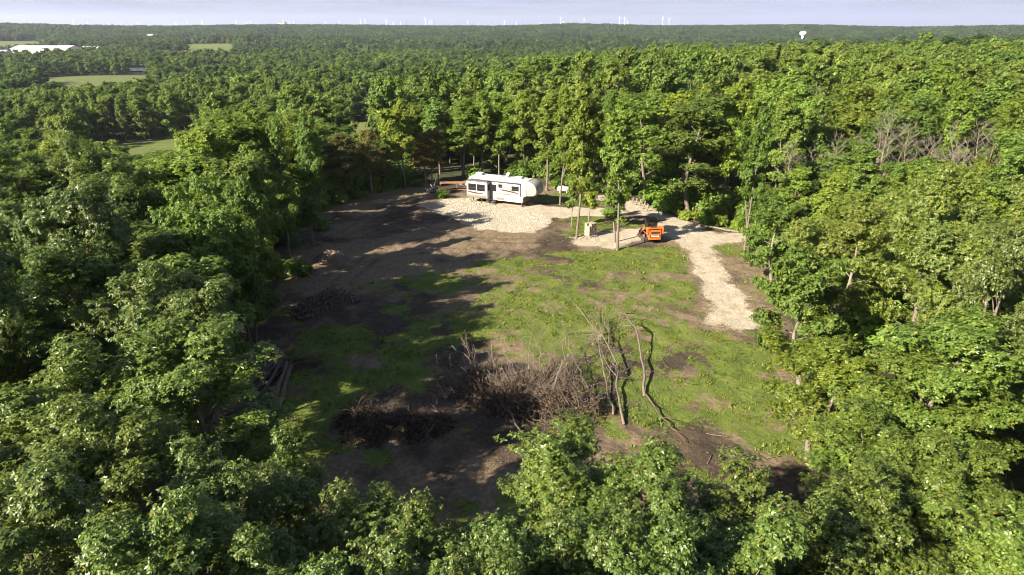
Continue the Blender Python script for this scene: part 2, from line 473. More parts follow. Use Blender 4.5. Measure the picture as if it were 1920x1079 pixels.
# sparse weeds over the rest of the clearing
m_grass = np.maximum(m_grass, m_clear * smooth(0.54, 0.66, n_mid * 0.45 + n_sm * 0.35 + n_big * 0.2) * 0.85 * smooth(76, 58, gy))
m_grass = m_grass * (1 - m_gravel) * (0.72 + 0.28 * smooth(0.3, 0.6, n_sm))
def track_mask(pts, off, w):
    P = np.array(PX(pts)); best = np.full(gx.shape, 1e9)
    for q in range(len(P) - 1):
        d0 = P[q + 1] - P[q]; L_ = np.hypot(*d0); t_ = np.clip(((gx - P[q, 0]) * d0[0] + (gy - P[q, 1]) * d0[1]) / L_ ** 2, 0, 1)
        best = np.minimum(best, np.hypot(gx - P[q, 0] - t_ * d0[0], gy - P[q, 1] - t_ * d0[1]))
    return np.exp(-((best - off) / w) ** 2)
T_DRIVE = [(1140, 378), (1200, 396), (1262, 420), (1300, 450), (1330, 500), (1360, 560), (1400, 622)]
T_SOIL = [[(1120, 456), (1000, 452), (900, 448), (800, 430), (730, 400), (780, 372)], [(930, 470), (800, 470), (700, 480), (640, 530), (660, 600)], [(900, 520), (780, 560), (700, 640), (700, 760), (780, 900)],
          [(870, 440), (760, 420), (680, 420), (620, 450)], [(1260, 800), (1340, 820), (1420, 880)]]
m_rut = track_mask(T_DRIVE, 0.85, 0.28) * 0.25
for tr in T_SOIL: m_rut = np.maximum(m_rut, track_mask(tr, 0.85, 0.20) * (0.4 + 0.6 * n_mid))
m_gravel = np.clip(m_gravel - 0.16 * track_mask(T_DRIVE, 0.0, 0.3) * n_sm * 1.4, 0, 1)
m_tan = m_clear * smooth(0.36, 0.60, vnoise(gx, gy, 5.0, 51, 3) * 0.75 + n_sm * 0.25)
m_field = np.zeros_like(gx); m_straw = np.zeros_like(gx)

def field_at(px_, py_, z, half_w, half_d, ang=0.0):
    cx_, cy_ = gp(px_, py_, z)
    return (cx_, cy_, half_w, half_d, ang)
FIELDS = [(-112, 238, 20, 46, R(-28)), (-58, 272, 20, 26, R(12)),            # meadow strip at the foot of the slope
          (-325, 560, 38, 210, R(30)), (-372, 700, 105, 55, R(0)),           # hay field and the strip behind it
          (-560, 1330, 58, 300, R(22)), (-1230, 1640, 150, 330, R(34))]
def in_field(x, y, f, pad=0.0):
    cx_, cy_, hw, hd, a = f[:5]
    dx = (x - cx_) * math.cos(a) + (y - cy_) * math.sin(a)
    dy = -(x - cx_) * math.sin(a) + (y - cy_) * math.cos(a)
    return np.maximum(np.abs(dx) - hw, np.abs(dy) - hd) - pad
for f in FIELDS: m_field = np.maximum(m_field, 1 - smooth(-8, 25, in_field(gx, gy, f)))
for f in STRAW: m_straw = np.maximum(m_straw, 1 - smooth(-8, 25, in_field(gx, gy, f)))

def step_n0(nt, v, a, b2):
    mr = nt.nodes.new('ShaderNodeMapRange'); mr.interpolation_type = 'SMOOTHSTEP'
    mr.inputs['From Min'].default_value = a; mr.inputs['From Max'].default_value = b2
    nt.links.new(v, mr.inputs['Value']); return mr.outputs['Result']
step_n = step_n0
m, nt, b, out = nmat('ground')
M['ground'] = m
def attr(nt, name):
    a = nt.nodes.new('ShaderNodeAttribute'); a.attribute_name = name
    return a.outputs['Fac']
tc = N(nt, 'ShaderNodeTexCoord')
def noise(nt, scale, detail=5.0, rough=0.6, vec=None):
    n = N(nt, 'ShaderNodeTexNoise', Scale=scale, Detail=detail, Roughness=rough)
    nt.links.new(vec if vec is not None else tc.outputs['Object'], n.inputs['Vector'])
    return n.outputs['Fac']
nA, nB, nC, nD = noise(nt, 0.55), noise(nt, 3.2), noise(nt, 11.0, 4.0), noise(nt, 0.16, 3.0)
soil = mixc(nt, attr(nt, 'tan'), ramp(nt, [(0.3, (0.031, 0.023, 0.017)), (0.7, (0.069, 0.051, 0.033))], nB), ramp(nt, [(0.3, (0.093, 0.067, 0.042)), (0.72, (0.192, 0.144, 0.090))], nB))
soil = mixc(nt, math_n(nt, 'MULTIPLY', attr(nt, 'rut'), 0.6), soil, (0.030, 0.023, 0.018))
floor_c = mixc(nt, step_n0(nt, nB, 0.35, 0.65), ramp(nt, [(0.3, (0.030, 0.024, 0.016)), (0.6, (0.050, 0.040, 0.026))], nA), ramp(nt, [(0.3, (0.026, 0.040, 0.012)), (0.7, (0.060, 0.080, 0.020))], nA))
c = mixc(nt, attr(nt, 'clear'), floor_c, soil)
gr = mixc(nt, 0.5, ramp(nt, [(0.3, (0.05, 0.075, 0.016)), (0.5, (0.10, 0.135, 0.022)), (0.72, (0.17, 0.18, 0.04))], nA),
          ramp(nt, [(0.3, (0.035, 0.05, 0.014)), (0.7, (0.12, 0.155, 0.03))], nC))
gfac = math_n(nt, 'ADD', attr(nt, 'grass'), math_n(nt, 'MULTIPLY', math_n(nt, 'SUBTRACT', math_n(nt, 'ADD', math_n(nt, 'MULTIPLY', nB, 0.6), math_n(nt, 'MULTIPLY', nC, 0.4)), 0.5), 2.2))
c = mixc(nt, step_n(nt, gfac, 0.40, 0.80), c, gr)
vor = N(nt, 'ShaderNodeTexVoronoi', Scale=11.0); nt.links.new(tc.outputs['Object'], vor.inputs['Vector'])
sep = N(nt, 'ShaderNodeSeparateColor'); nt.links.new(vor.outputs['Color'], sep.inputs[0])
nE = noise(nt, 1.3, 6.0, 0.7)
grav = mixc(nt, 0.5, ramp(nt, [(0.3, (0.242, 0.197, 0.133)), (0.5, (0.370, 0.317, 0.229)), (0.7, (0.451, 0.396, 0.298))], nE), ramp(nt, [(0.0, (0.161, 0.133, 0.097)), (1.0, (0.403, 0.355, 0.274))], sep.outputs[0]))
grav = mixc(nt, step_n(nt, nA, 0.52, 0.72), grav, (0.251, 0.193, 0.125))
vfac = math_n(nt, 'ADD', attr(nt, 'gravel'), math_n(nt, 'MULTIPLY', math_n(nt, 'SUBTRACT', math_n(nt, 'ADD', math_n(nt, 'MULTIPLY', nC, 0.5), math_n(nt, 'MULTIPLY', nB, 0.5)), 0.5), 2.0))
c = mixc(nt, step_n(nt, vfac, 0.25, 0.75), c, grav)
fcol = mixc(nt, step_n(nt, nD, 0.4, 0.65), (0.105, 0.118, 0.034), (0.070, 0.100, 0.024))
fcol = mixc(nt, step_n(nt, nA, 0.45, 0.7), fcol, (0.112, 0.128, 0.040))
c = mixc(nt, step_n(nt, attr(nt, 'field'), 0.3, 0.7), c, fcol)
c = mixc(nt, step_n(nt, attr(nt, 'straw'), 0.3, 0.7), c, (0.26, 0.21, 0.13))
nt.links.new(c, b.inputs['Base Color'])
b.inputs['Roughness'].default_value = 0.95
b.inputs['Specular IOR Level'].default_value = 0.15
bp = N(nt, 'ShaderNodeBump', Strength=0.9, Distance=0.12)
nt.links.new(math_n(nt, 'ADD', nB, math_n(nt, 'MULTIPLY', nC, 0.5)), bp.inputs['Height']); nt.links.new(bp.outputs[0], b.inputs['Normal'])

# tyre ruts and clods give the bare soil some relief
rough_h = m_clear * (1 - 0.7 * m_gravel) * ((vnoise(gx, gy, 1.1, 61, 3) - 0.5) * 0.34) - m_clear * m_rut * 0.10
gV[:, 2] += rough_h.ravel()
gme = mesh_np('ground', gV, gF, [M['ground']], smooth_shade=True)
for nm, arr in (('grass', m_grass), ('gravel', m_gravel), ('tan', m_tan), ('clear', m_clear), ('rut', m_rut), ('field', m_field), ('straw', m_straw)):
    a = gme.attributes.new(nm, 'FLOAT', 'POINT'); a.data.foreach_set('value', arr.astype(np.float32).ravel())
ground = tag(new_obj('ground', gme), 'brown earth clearing and wooded land running to the horizon', kind='structure')

def sample_grid(arr, x, y):
    ix = np.clip(np.searchsorted(GX, x) - 1, 0, nx - 2); iy = np.clip(np.searchsorted(GY, y) - 1, 0, ny - 2)
    fx = np.clip((x - GX[ix]) / (GX[ix + 1] - GX[ix]), 0, 1); fy = np.clip((y - GY[iy]) / (GY[iy + 1] - GY[iy]), 0, 1)
    return (arr[iy, ix] * (1 - fx) + arr[iy, ix + 1] * fx) * (1 - fy) + (arr[iy + 1, ix] * (1 - fx) + arr[iy + 1, ix + 1] * fx) * fy
gZ = gV[:, 2].reshape(ny, nx)
def zg(x, y): return float(sample_grid(gZ, np.array([x]), np.array([y]))[0])
def at(px_, py_, dz=0.0):
    x, y = gp(px_, py_); return (x, y, zg(x, y) + dz)

# pond in the valley
m, nt, b, out = nmat('pond_water'); M['water'] = m
b.inputs['Base Color'].default_value = (0.10, 0.14, 0.17, 1); b.inputs['Roughness'].default_value = 0.12
wn_ = N(nt, 'ShaderNodeTexNoise', Scale=0.4, Detail=3.0); bp = N(nt, 'ShaderNodeBump', Strength=0.15, Distance=0.1)
nt.links.new(wn_.outputs['Fac'], bp.inputs['Height']); nt.links.new(bp.outputs[0], b.inputs['Normal'])
pond_c = (-458, 868)
PONDZ = h1(*pond_c) + 1.5
bm = bmesh.new()
ring = []
for k in range(36):
    a = k / 36 * 2 * math.pi; rr = 1 + 0.12 * math.sin(3 * a + 1) + 0.08 * math.sin(5 * a)
    ring.append(bm.verts.new((pond_c[0] + 62 * rr * math.cos(a), pond_c[1] + 34 * rr * math.sin(a), PONDZ)))
bm.faces.new(ring)
tag(bm_obj('pond', bm, M['water']), 'pale pond beyond the valley field', kind='structure')
# ------------------------------------------------------------------ trees
class Geo:
    """collects triangles from many tubes and leaves"""
    def __init__(self): self.V = []; self.F = []; self.n = 0
    def add(self, V, F):
        self.V.append(np.asarray(V, np.float32)); self.F.append(np.asarray(F, np.int32) + self.n); self.n += len(V)
    def arrays(self):
        if not self.V: return np.zeros((0, 3), np.float32), np.zeros((0, 3), np.int32)
        return np.concatenate(self.V), np.concatenate(self.F)
    def tube(self, pts, rad, sides=5, cap=False):
        pts = np.asarray(pts, float); rad = np.asarray(rad, float)
        n = len(pts)
        d = np.gradient(pts, axis=0); d /= np.linalg.norm(d, axis=1)[:, None] + 1e-9
        ref = np.array([0.31, 0.27, 0.91]) if abs(d[0, 2]) < 0.8 else np.array([0.9, 0.3, 0.1])
        a = np.cross(d, ref); a /= np.linalg.norm(a, axis=1)[:, None] + 1e-9
        b_ = np.cross(d, a)
        th = np.arange(sides) / sides * 2 * np.pi
        ring = pts[:, None, :] + rad[:, None, None] * (np.cos(th)[None, :, None] * a[:, None, :] + np.sin(th)[None, :, None] * b_[:, None, :])
        V = ring.reshape(-1, 3)
        i = np.arange(n - 1)[:, None] * sides; j = np.arange(sides)[None, :]; j2 = (j + 1) % sides
        q = np.stack([i + j, i + j2, i + sides + j2, i + sides + j], -1).reshape(-1, 4)
        F = np.concatenate([q[:, [0, 1, 2]], q[:, [0, 2, 3]]])
        if cap:
            V = np.concatenate([V, pts[:1], pts[-1:]])
            c0, c1 = len(V) - 2, len(V) - 1
            jj = np.arange(sides); jn = (jj + 1) % sides; e = (n - 1) * sides
            F = np.concatenate([F, np.stack([jn, jj, np.full(sides, c0)], -1), np.stack([e + jj, e + jn, np.full(sides, c1)], -1)])
        self.add(V, F)

def unit(v): return v / (np.linalg.norm(v, axis=-1, keepdims=True) + 1e-9)

def leaves(g, P, A, k, L, W, rg, droop=0.5, spread=1.0, lvar=0.3):
    """rosettes of k pointed folded leaves at P around axes A"""
    n = len(P)
    A = unit(A)
    ref = unit(rg.normal(size=(n, 3)))
    U = unit(np.cross(A, ref)); Vv = np.cross(A, U)
    th = (np.arange(k)[None, :] + rg.uniform(-0.35, 0.35, (n, k))) / k * 2 * np.pi
    D = np.cos(th)[..., None] * U[:, None] + np.sin(th)[..., None] * Vv[:, None]
    el = rg.uniform(-droop, 0.75 * spread, (n, k))[..., None]
    D = unit(D + el * A[:, None])
    D = D + np.array([0, 0, -1]) * rg.uniform(0, droop, (n, k))[..., None]
    D = unit(D)
    S = unit(np.cross(D, A[:, None] + 0.3 * rg.normal(size=(n, k, 3))))
    Nn = np.cross(S, D)
    ln = (L * (1 + lvar * rg.uniform(-1, 1, (n, k))))[..., None]
    B = P[:, None] + D * ln * 0.08
    mid = B + D * ln * 0.5 - Nn * ln * 0.05
    tip = B + D * ln + np.array([0, 0, -1]) * ln * 0.12
    w = W * ln / L
    fold = rg.uniform(0.02, 0.16, (n, k))[..., None]
    l = mid + S * w + Nn * ln * fold; r_ = mid - S * w + Nn * ln * fold
    V = np.stack([B, l, tip, r_], 2).reshape(-1, 3)
    i = np.arange(n * k)[:, None] * 4
    F = np.concatenate([i + np.array([[0, 2, 1]]), i + np.array([[0, 3, 2]])], 1).reshape(-1, 3)
    g.add(V, F)

def skeleton(rg, H, hb, Rc, nprim, nsec, r0, fork=0, up=(18, 66), wob=0.35, prof=0.55, lean=(0, 0)):
    """trunk and limbs: returns list of (points, radii, order) and twig tips"""
    br = []; tips = []
    leaders = []
    n = 12
    t = np.linspace(0, 1, n)
    def line(base, top, w, amp):
        p = base[None] * (1 - t[:, None]) + top[None] * t[:, None]
        ph = rg.uniform(0, 6.28, 4)
        off = np.stack([np.sin(t * 4 + ph[0]) - math.sin(ph[0]) + 0.4 * (np.sin(t * 9 + ph[1]) - math.sin(ph[1])),
                        np.sin(t * 4.4 + ph[2]) - math.sin(ph[2]) + 0.4 * (np.sin(t * 8 + ph[3]) - math.sin(ph[3])), 0 * t], -1)
        return p + off * amp
    base = np.array([0, 0, -0.3]); top = np.array([lean[0], lean[1], H * 0.94])
    main = line(base, top, 1, wob)
    rad = r0 * (1 - 0.88 * t) ** 0.9
    rad[0] *= 1.35
    br.append((main, rad, 0)); leaders.append((main, rad, 0.0))
    for f in range(fork):
        tf = rg.uniform(hb / H * 0.75, hb / H * 1.15)
        i = int(tf * (n - 1)); o = main[i]
        az = rg.uniform(0, 6.28)
        ht = H * rg.uniform(0.72, 0.92) - o[2]
        tp = o + np.array([math.cos(az), math.sin(az), 0]) * ht * rg.uniform(0.2, 0.34) + np.array([0, 0, ht])
        ln = line(o, tp, 1, wob * 0.8); rr = rad[i] * 0.75 * (1 - 0.85 * t)
        br.append((ln, rr, 0)); leaders.append((ln, rr, tf))
    for li, (ld, lr, tf) in enumerate(leaders):
        npr = nprim if li == 0 else max(4, int(nprim * 0.6))
        for k in range(npr):
            u = (k + rg.uniform(0.2, 0.8)) / npr
            z = hb + (ld[-1, 2] - hb) * u ** 0.9
            z = max(z, ld[0, 2] + 0.3)
            o = np.array([np.interp(z, ld[:, 2], ld[:, c_]) for c_ in range(3)])
            ro = np.interp(z, ld[:, 2], lr)
            s = min(max((z - hb) / (H - hb), 0), 1)
            plen = Rc * (0.55 + 1.0 * s) * (1.02 - s) ** prof * rg.uniform(0.8, 1.2) * (0.8 if li else 1.0)
            plen = max(plen, 0.5)
            az = k * 2.4 + li * 1.1 + rg.uniform(-0.5, 0.5)
            el = R(up[0] + (up[1] - up[0]) * s + rg.uniform(-10, 10))
            m = 7; tt = np.linspace(0, 1, m)
            d = np.array([math.cos(az) * math.cos(el), math.sin(az) * math.cos(el), math.sin(el)])
            side = np.array([-math.sin(az), math.cos(az), 0])
            bend = rg.uniform(-0.25, 0.25); curl = rg.uniform(0.0, 0.3)
            p = o + plen * (tt[:, None] * d + (tt ** 2)[:, None] * (side * bend + np.array([0, 0, curl])))
            rr = np.maximum(min(ro * 0.55, r0 * 0.42) * (1 - 0.85 * tt), 0.008)
            br.append((p, rr, 1)); tips.append((p[-1], 1.0)); tips.append((p[-3], 0.8))
            for q in range(nsec):
                v = rg.uniform(0.35, 0.95); i2 = v * (m - 1); i0 = int(i2); o2 = p[i0] * (1 - (i2 - i0)) + p[min(i0 + 1, m - 1)] * (i2 - i0)
                d2 = unit(d + side * rg.uniform(-1.1, 1.1) + np.array([0, 0, rg.uniform(-0.25, 0.7)]))
                l2 = plen * rg.uniform(0.25, 0.5)
                t2 = np.linspace(0, 1, 4)
                p2 = o2 + l2 * (t2[:, None] * d2 + (t2 ** 2)[:, None] * np.array([0, 0, rg.uniform(-0.1, 0.25)]))
                br.append((p2, np.maximum(rr[i0] * 0.5 * (1 - 0.8 * t2), 0.006), 2)); tips.append((p2[-1], 0.9)); tips.append((p2[2], 0.6))
        tips.append((ld[-1], 1.0)); tips.append((ld[-2], 0.9))
    return br, tips

def make_tree(rg, H, hb, Rc, nprim, nsec, r0, L, W, per_tip, k, clump, fork=0, order=2, sides=(8, 5, 4), keep=1.0, up=(18, 66), prof=0.55, wob=0.35, lean=(0, 0), droop=0.5, flat=0.7):
    br, tips = skeleton(rg, H, hb, Rc, nprim, nsec, r0, fork, up, wob, prof, lean)
    tg = Geo()
    for p, r_, o in br:
        if o <= order: tg.tube(p, r_, sides[o])
    cg = Geo()
    P = []; A = []
    cz = np.array([lean[0] * 0.6, lean[1] * 0.6, hb + (H - hb) * 0.35])
    for tp, wgt in tips:
        if rg.uniform() > keep: continue
        n = max(1, int(rg.poisson(per_tip * wgt)))
        sig = clump * rg.uniform(0.7, 1.25)
        off = rg.normal(size=(n, 3)); off = off / np.linalg.norm(off, axis=1)[:, None] * (rg.uniform(0.25, 1, (n, 1)) ** 0.5) * sig
        off[:, 2] *= flat
        q = tp + off
        P.append(q)
        A.append(unit(q - cz) * 0.8 + off / sig * 0.9 + np.array([0, 0, 0.40]) + rg.normal(size=(n, 3)) * 0.35)
    P = np.concatenate(P); A = np.concatenate(A)
    leaves(cg, P, A, k, L, W, rg, droop=droop)
    return tg, cg

PROTO = {}
def proto(key, tg, cg, leaf, bark):
    V, F = tg.arrays(); t = mesh_np('trunk_' + key, V, F, [M[bark]], smooth_shade=True) if len(V) else None
    V, F = cg.arrays(); c = mesh_np('crown_' + key, V, F, [M[leaf]]) if len(V) else None
    PROTO[key] = (t, c)

def RG(s): return np.random.default_rng(s)
# near oaks, seen leaf by leaf
for i in range(5):
    proto('near%d' % i, *make_tree(RG(100 + i), 13.0, 3.2, 3.6, 15, 5, 0.20, 0.145, 0.036, 36, 8, 0.72, fork=(1, 0, 2, 1, 0)[i]), 'leaf_near', 'bark_light' if i % 2 else 'bark')
# wood trees at middle distance
for i in range(7):
    proto('mid%d' % i, *make_tree(RG(200 + i), 15.0, (3.0, 4.0, 2.6, 3.4, 3.0, 3.8, 2.4)[i], (3.7, 3.5, 4.1, 3.6, 3.9, 2.6, 4.6)[i], (16, 15, 17, 15, 17, 20, 18)[i], 4, 0.19, 0.25, 0.075, (18, 16, 20, 17, 19, 15, 21)[i], 7, (0.85, 0.75, 0.95, 0.8, 0.9, 0.7, 1.05)[i],
          fork=(0, 1, 1, 2, 0, 0, 2)[i], prof=(0.55, 0.45, 0.6, 0.5, 0.7, 0.8, 0.4)[i]), 'leaf', 'bark')
# slender trees left standing in the clearing
for i in range(4):
    proto('slim%d' % i, *make_tree(RG(300 + i), 16.0, 4.8, 2.4, 18, 4, 0.16, 0.27, 0.078, 12, 7, 0.66, fork=(1, 2, 1, 0)[i], up=(30, 72), wob=0.18), 'leaf', 'bark')
# saplings
for i in range(3):
    proto('sapling%d' % i, *make_tree(RG(400 + i), 5.0, 2.0, 0.95, 8, 2, 0.085, 0.20, 0.058, 12, 7, 0.40, up=(10, 60), wob=0.08), 'leaf', 'bark_light')
# low spreading edge trees
for i in range(2):
    proto('low%d' % i, *make_tree(RG(450 + i), 8.5, 1.3, 3.3, 15, 5, 0.17, 0.22, 0.06, 18, 7, 0.62, up=(2, 60)), 'leaf', 'bark_light')
# cedars, olive, bare below
for i in range(3):
    rg = RG(500 + i)
    proto('cedar%d' % i, *make_tree(rg, 10.5, 3.2, 2.3, 26, 5, 0.14, 0.34, 0.035, 10, 7, 0.55, up=(-2, 40), prof=0.85, wob=0.1, droop=0.3, flat=0.45, keep=0.62), 'leaf_cedar', 'bark_light')
# bare, dead trees
for i in range(3):
    rg = RG(600 + i)
    br, tips = skeleton(rg, 13.5, 4.5, 2.6, 16, 5, 0.16, 2, (30, 72), 0.3)
    g = Geo()
    for p, r_, o in br:
        g.tube(p, np.maximum(r_ * 0.8, 0.015), (7, 4, 3)[o])
        if o >= 1:
            for _ in range(1):
                a = p[rg.integers(1, len(p))]; d = unit(rg.normal(size=3) + np.array([0, 0, 0.9])) * rg.uniform(0.4, 1.1)
                g.tube(np.stack([a, a + d * 0.5 + rg.normal(size=3) * 0.05, a + d]), [0.012, 0.009, 0.006], 3)
    proto('bare%d' % i, g, Geo(), 'leaf', 'bark_dead')
# shrubs
for i in range(4):
    rg = RG(700 + i); g = Geo(); P = []; A = []
    for s in range(9):
        az = rg.uniform(0, 6.28); l = rg.uniform(0.6, 1.3); e = R(rg.uniform(35, 80))
        d = np.array([math.cos(az) * math.cos(e), math.sin(az) * math.cos(e), math.sin(e)])
        tt = np.linspace(0, 1, 4)[:, None]; p = tt * d * l
        g.tube(p, [0.025, 0.02, 0.014, 0.008], 4)
        q = p[-1] + rg.normal(size=(26, 3)) * np.array([0.24, 0.24, 0.2]); P.append(q); A.append(q + np.array([0, 0, 0.4]))
        q = p[2] + rg.normal(size=(14, 3)) * np.array([0.22, 0.22, 0.2]); P.append(q); A.append(q + np.array([0, 0, 0.2]))
    P = np.concatenate(P); P[:, 2] = np.maximum(P[:, 2], 0.05); cg = Geo()
    leaves(cg, P, np.concatenate(A), 6, 0.20, 0.055, rg, 0.45)
    proto('shrub%d' % i, g, cg, 'leaf', 'twig')

def joined(key, tg, cg, leaf, bark):
    V1, F1 = cg.arrays(); V2, F2 = tg.arrays()
    V = np.concatenate([V1, V2]); F = np.concatenate([F1, F2 + len(V1)])
    return mesh_np(key, V, F, [M[leaf], M[bark]], mat_idx=np.r_[np.zeros(len(F1)), np.ones(len(F2))])

FARLIST = []           # prototypes for the wood that reads as one mass
for i in range(4):
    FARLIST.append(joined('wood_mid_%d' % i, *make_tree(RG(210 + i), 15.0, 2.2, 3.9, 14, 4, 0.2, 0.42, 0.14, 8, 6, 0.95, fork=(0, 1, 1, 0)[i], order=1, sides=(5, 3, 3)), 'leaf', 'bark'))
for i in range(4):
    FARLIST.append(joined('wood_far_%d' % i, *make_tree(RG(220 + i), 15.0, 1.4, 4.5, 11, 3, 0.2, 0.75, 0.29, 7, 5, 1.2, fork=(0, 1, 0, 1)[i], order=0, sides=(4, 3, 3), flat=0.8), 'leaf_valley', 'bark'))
N_SINGLE = len(FARLIST)
for i in range(4):      # patches of several crowns, for kilometres away
    rg = RG(230 + i); cg = Geo()
    for cx_ in range(4):
        for cy_ in range(4):
            c0 = np.array([(cx_ - 1.5) * 11 + rg.uniform(-3, 3), (cy_ - 1.5) * 11 + rg.uniform(-3, 3), 0]); Hh = rg.uniform(8, 19); rr = rg.uniform(4.2, 7.4)
            n = 75
            d = unit(rg.normal(size=(n, 3))); d[:, 2] = np.abs(d[:, 2]) * 1.2 - 0.35; d = unit(d)
            P = c0 + np.array([0, 0, Hh - rr * 1.1]) + d * np.array([rr, rr, rr * 1.15]) * rg.uniform(0.8, 1.06, (n, 1))
            leaves(cg, P, d + np.array([0, 0, 0.35]) + rg.normal(size=(n, 3)) * 0.25, 3, 2.3, 0.95, rg, 0.4)
    FARLIST.append(joined('wood_patch_%d' % i, Geo(), cg, 'leaf_far', 'bark'))
for i in range(2):      # leafy near trees that only reach into the frame
    FARLIST.append(joined('wood_near_%d' % i, *make_tree(RG(100 + i), 13.0, 3.2, 3.6, 15, 5, 0.20, 0.145, 0.036, 36, 8, 0.72, fork=(1, 0)[i]), 'leaf_near', 'bark'))
farcol = bpy.data.collections.new('wood_prototypes')
for k, me in enumerate(FARLIST):
    farcol.objects.link(bpy.data.objects.new('wood_proto_%02d' % k, me))

TREE_XY = []
def place_tree(name, key, x, y, H_scale, rz, label, cat='tree', group=None, w_scale=None, tint=(1, 1, 1), tilt=(0, 0), dz=0.0):
    z = zg(x, y)
    t = thing(name, label, cat, (x, y, z + dz), rz, group)
    t.rotation_euler = (tilt[0], tilt[1], rz)
    w = H_scale if w_scale is None else w_scale
    t.scale = (w, w, H_scale)
    tm, cm = PROTO[key]
    if tm is not None: new_obj('trunk' if not key.startswith('shrub') else 'stem', tm, t)
    if cm is not None:
        c_ = new_obj('crown', cm, t); c_.color = (*tint, 1)
    TREE_XY.append((x, y))
    return t

PH = {}; PW = {}
for key, (tm_, cm_) in PROTO.items():
    me_ = cm_ or tm_
    co = np.empty(len(me_.vertices) * 3, np.float32); me_.vertices.foreach_get('co', co); co = co.reshape(-1, 3)
    PH[key] = float(np.percentile(co[:, 2], 99.7)); PW[key] = float(np.percentile(np.hypot(co[:, 0], co[:, 1]), 97))
def ph(key): return PH[key]
def pw(key): return PW[key]

def tree_px(name, key, bx, by, top_y, half_w_px, label, group=None, tint=(1, 1, 1), rz=None, cat='tree'):
    """a tree whose foot and top are read off the photograph, built at its real place and size"""
    x, y = gp(bx, by)
    v = 539.5 - top_y
    Yr = F_PX * cp + v * sp; Zr = -F_PX * sp + v * cp
    H = CAM_H + Zr * (y / Yr) - zg(x, y)
    d = y * cp + CAM_H * sp * 0.6
    wm = half_w_px * d / F_PX
    return place_tree(name, key, x, y, H / ph(key), rng.uniform(0, 6.28) if rz is None else rz, label, cat, group, wm / pw(key), tint)

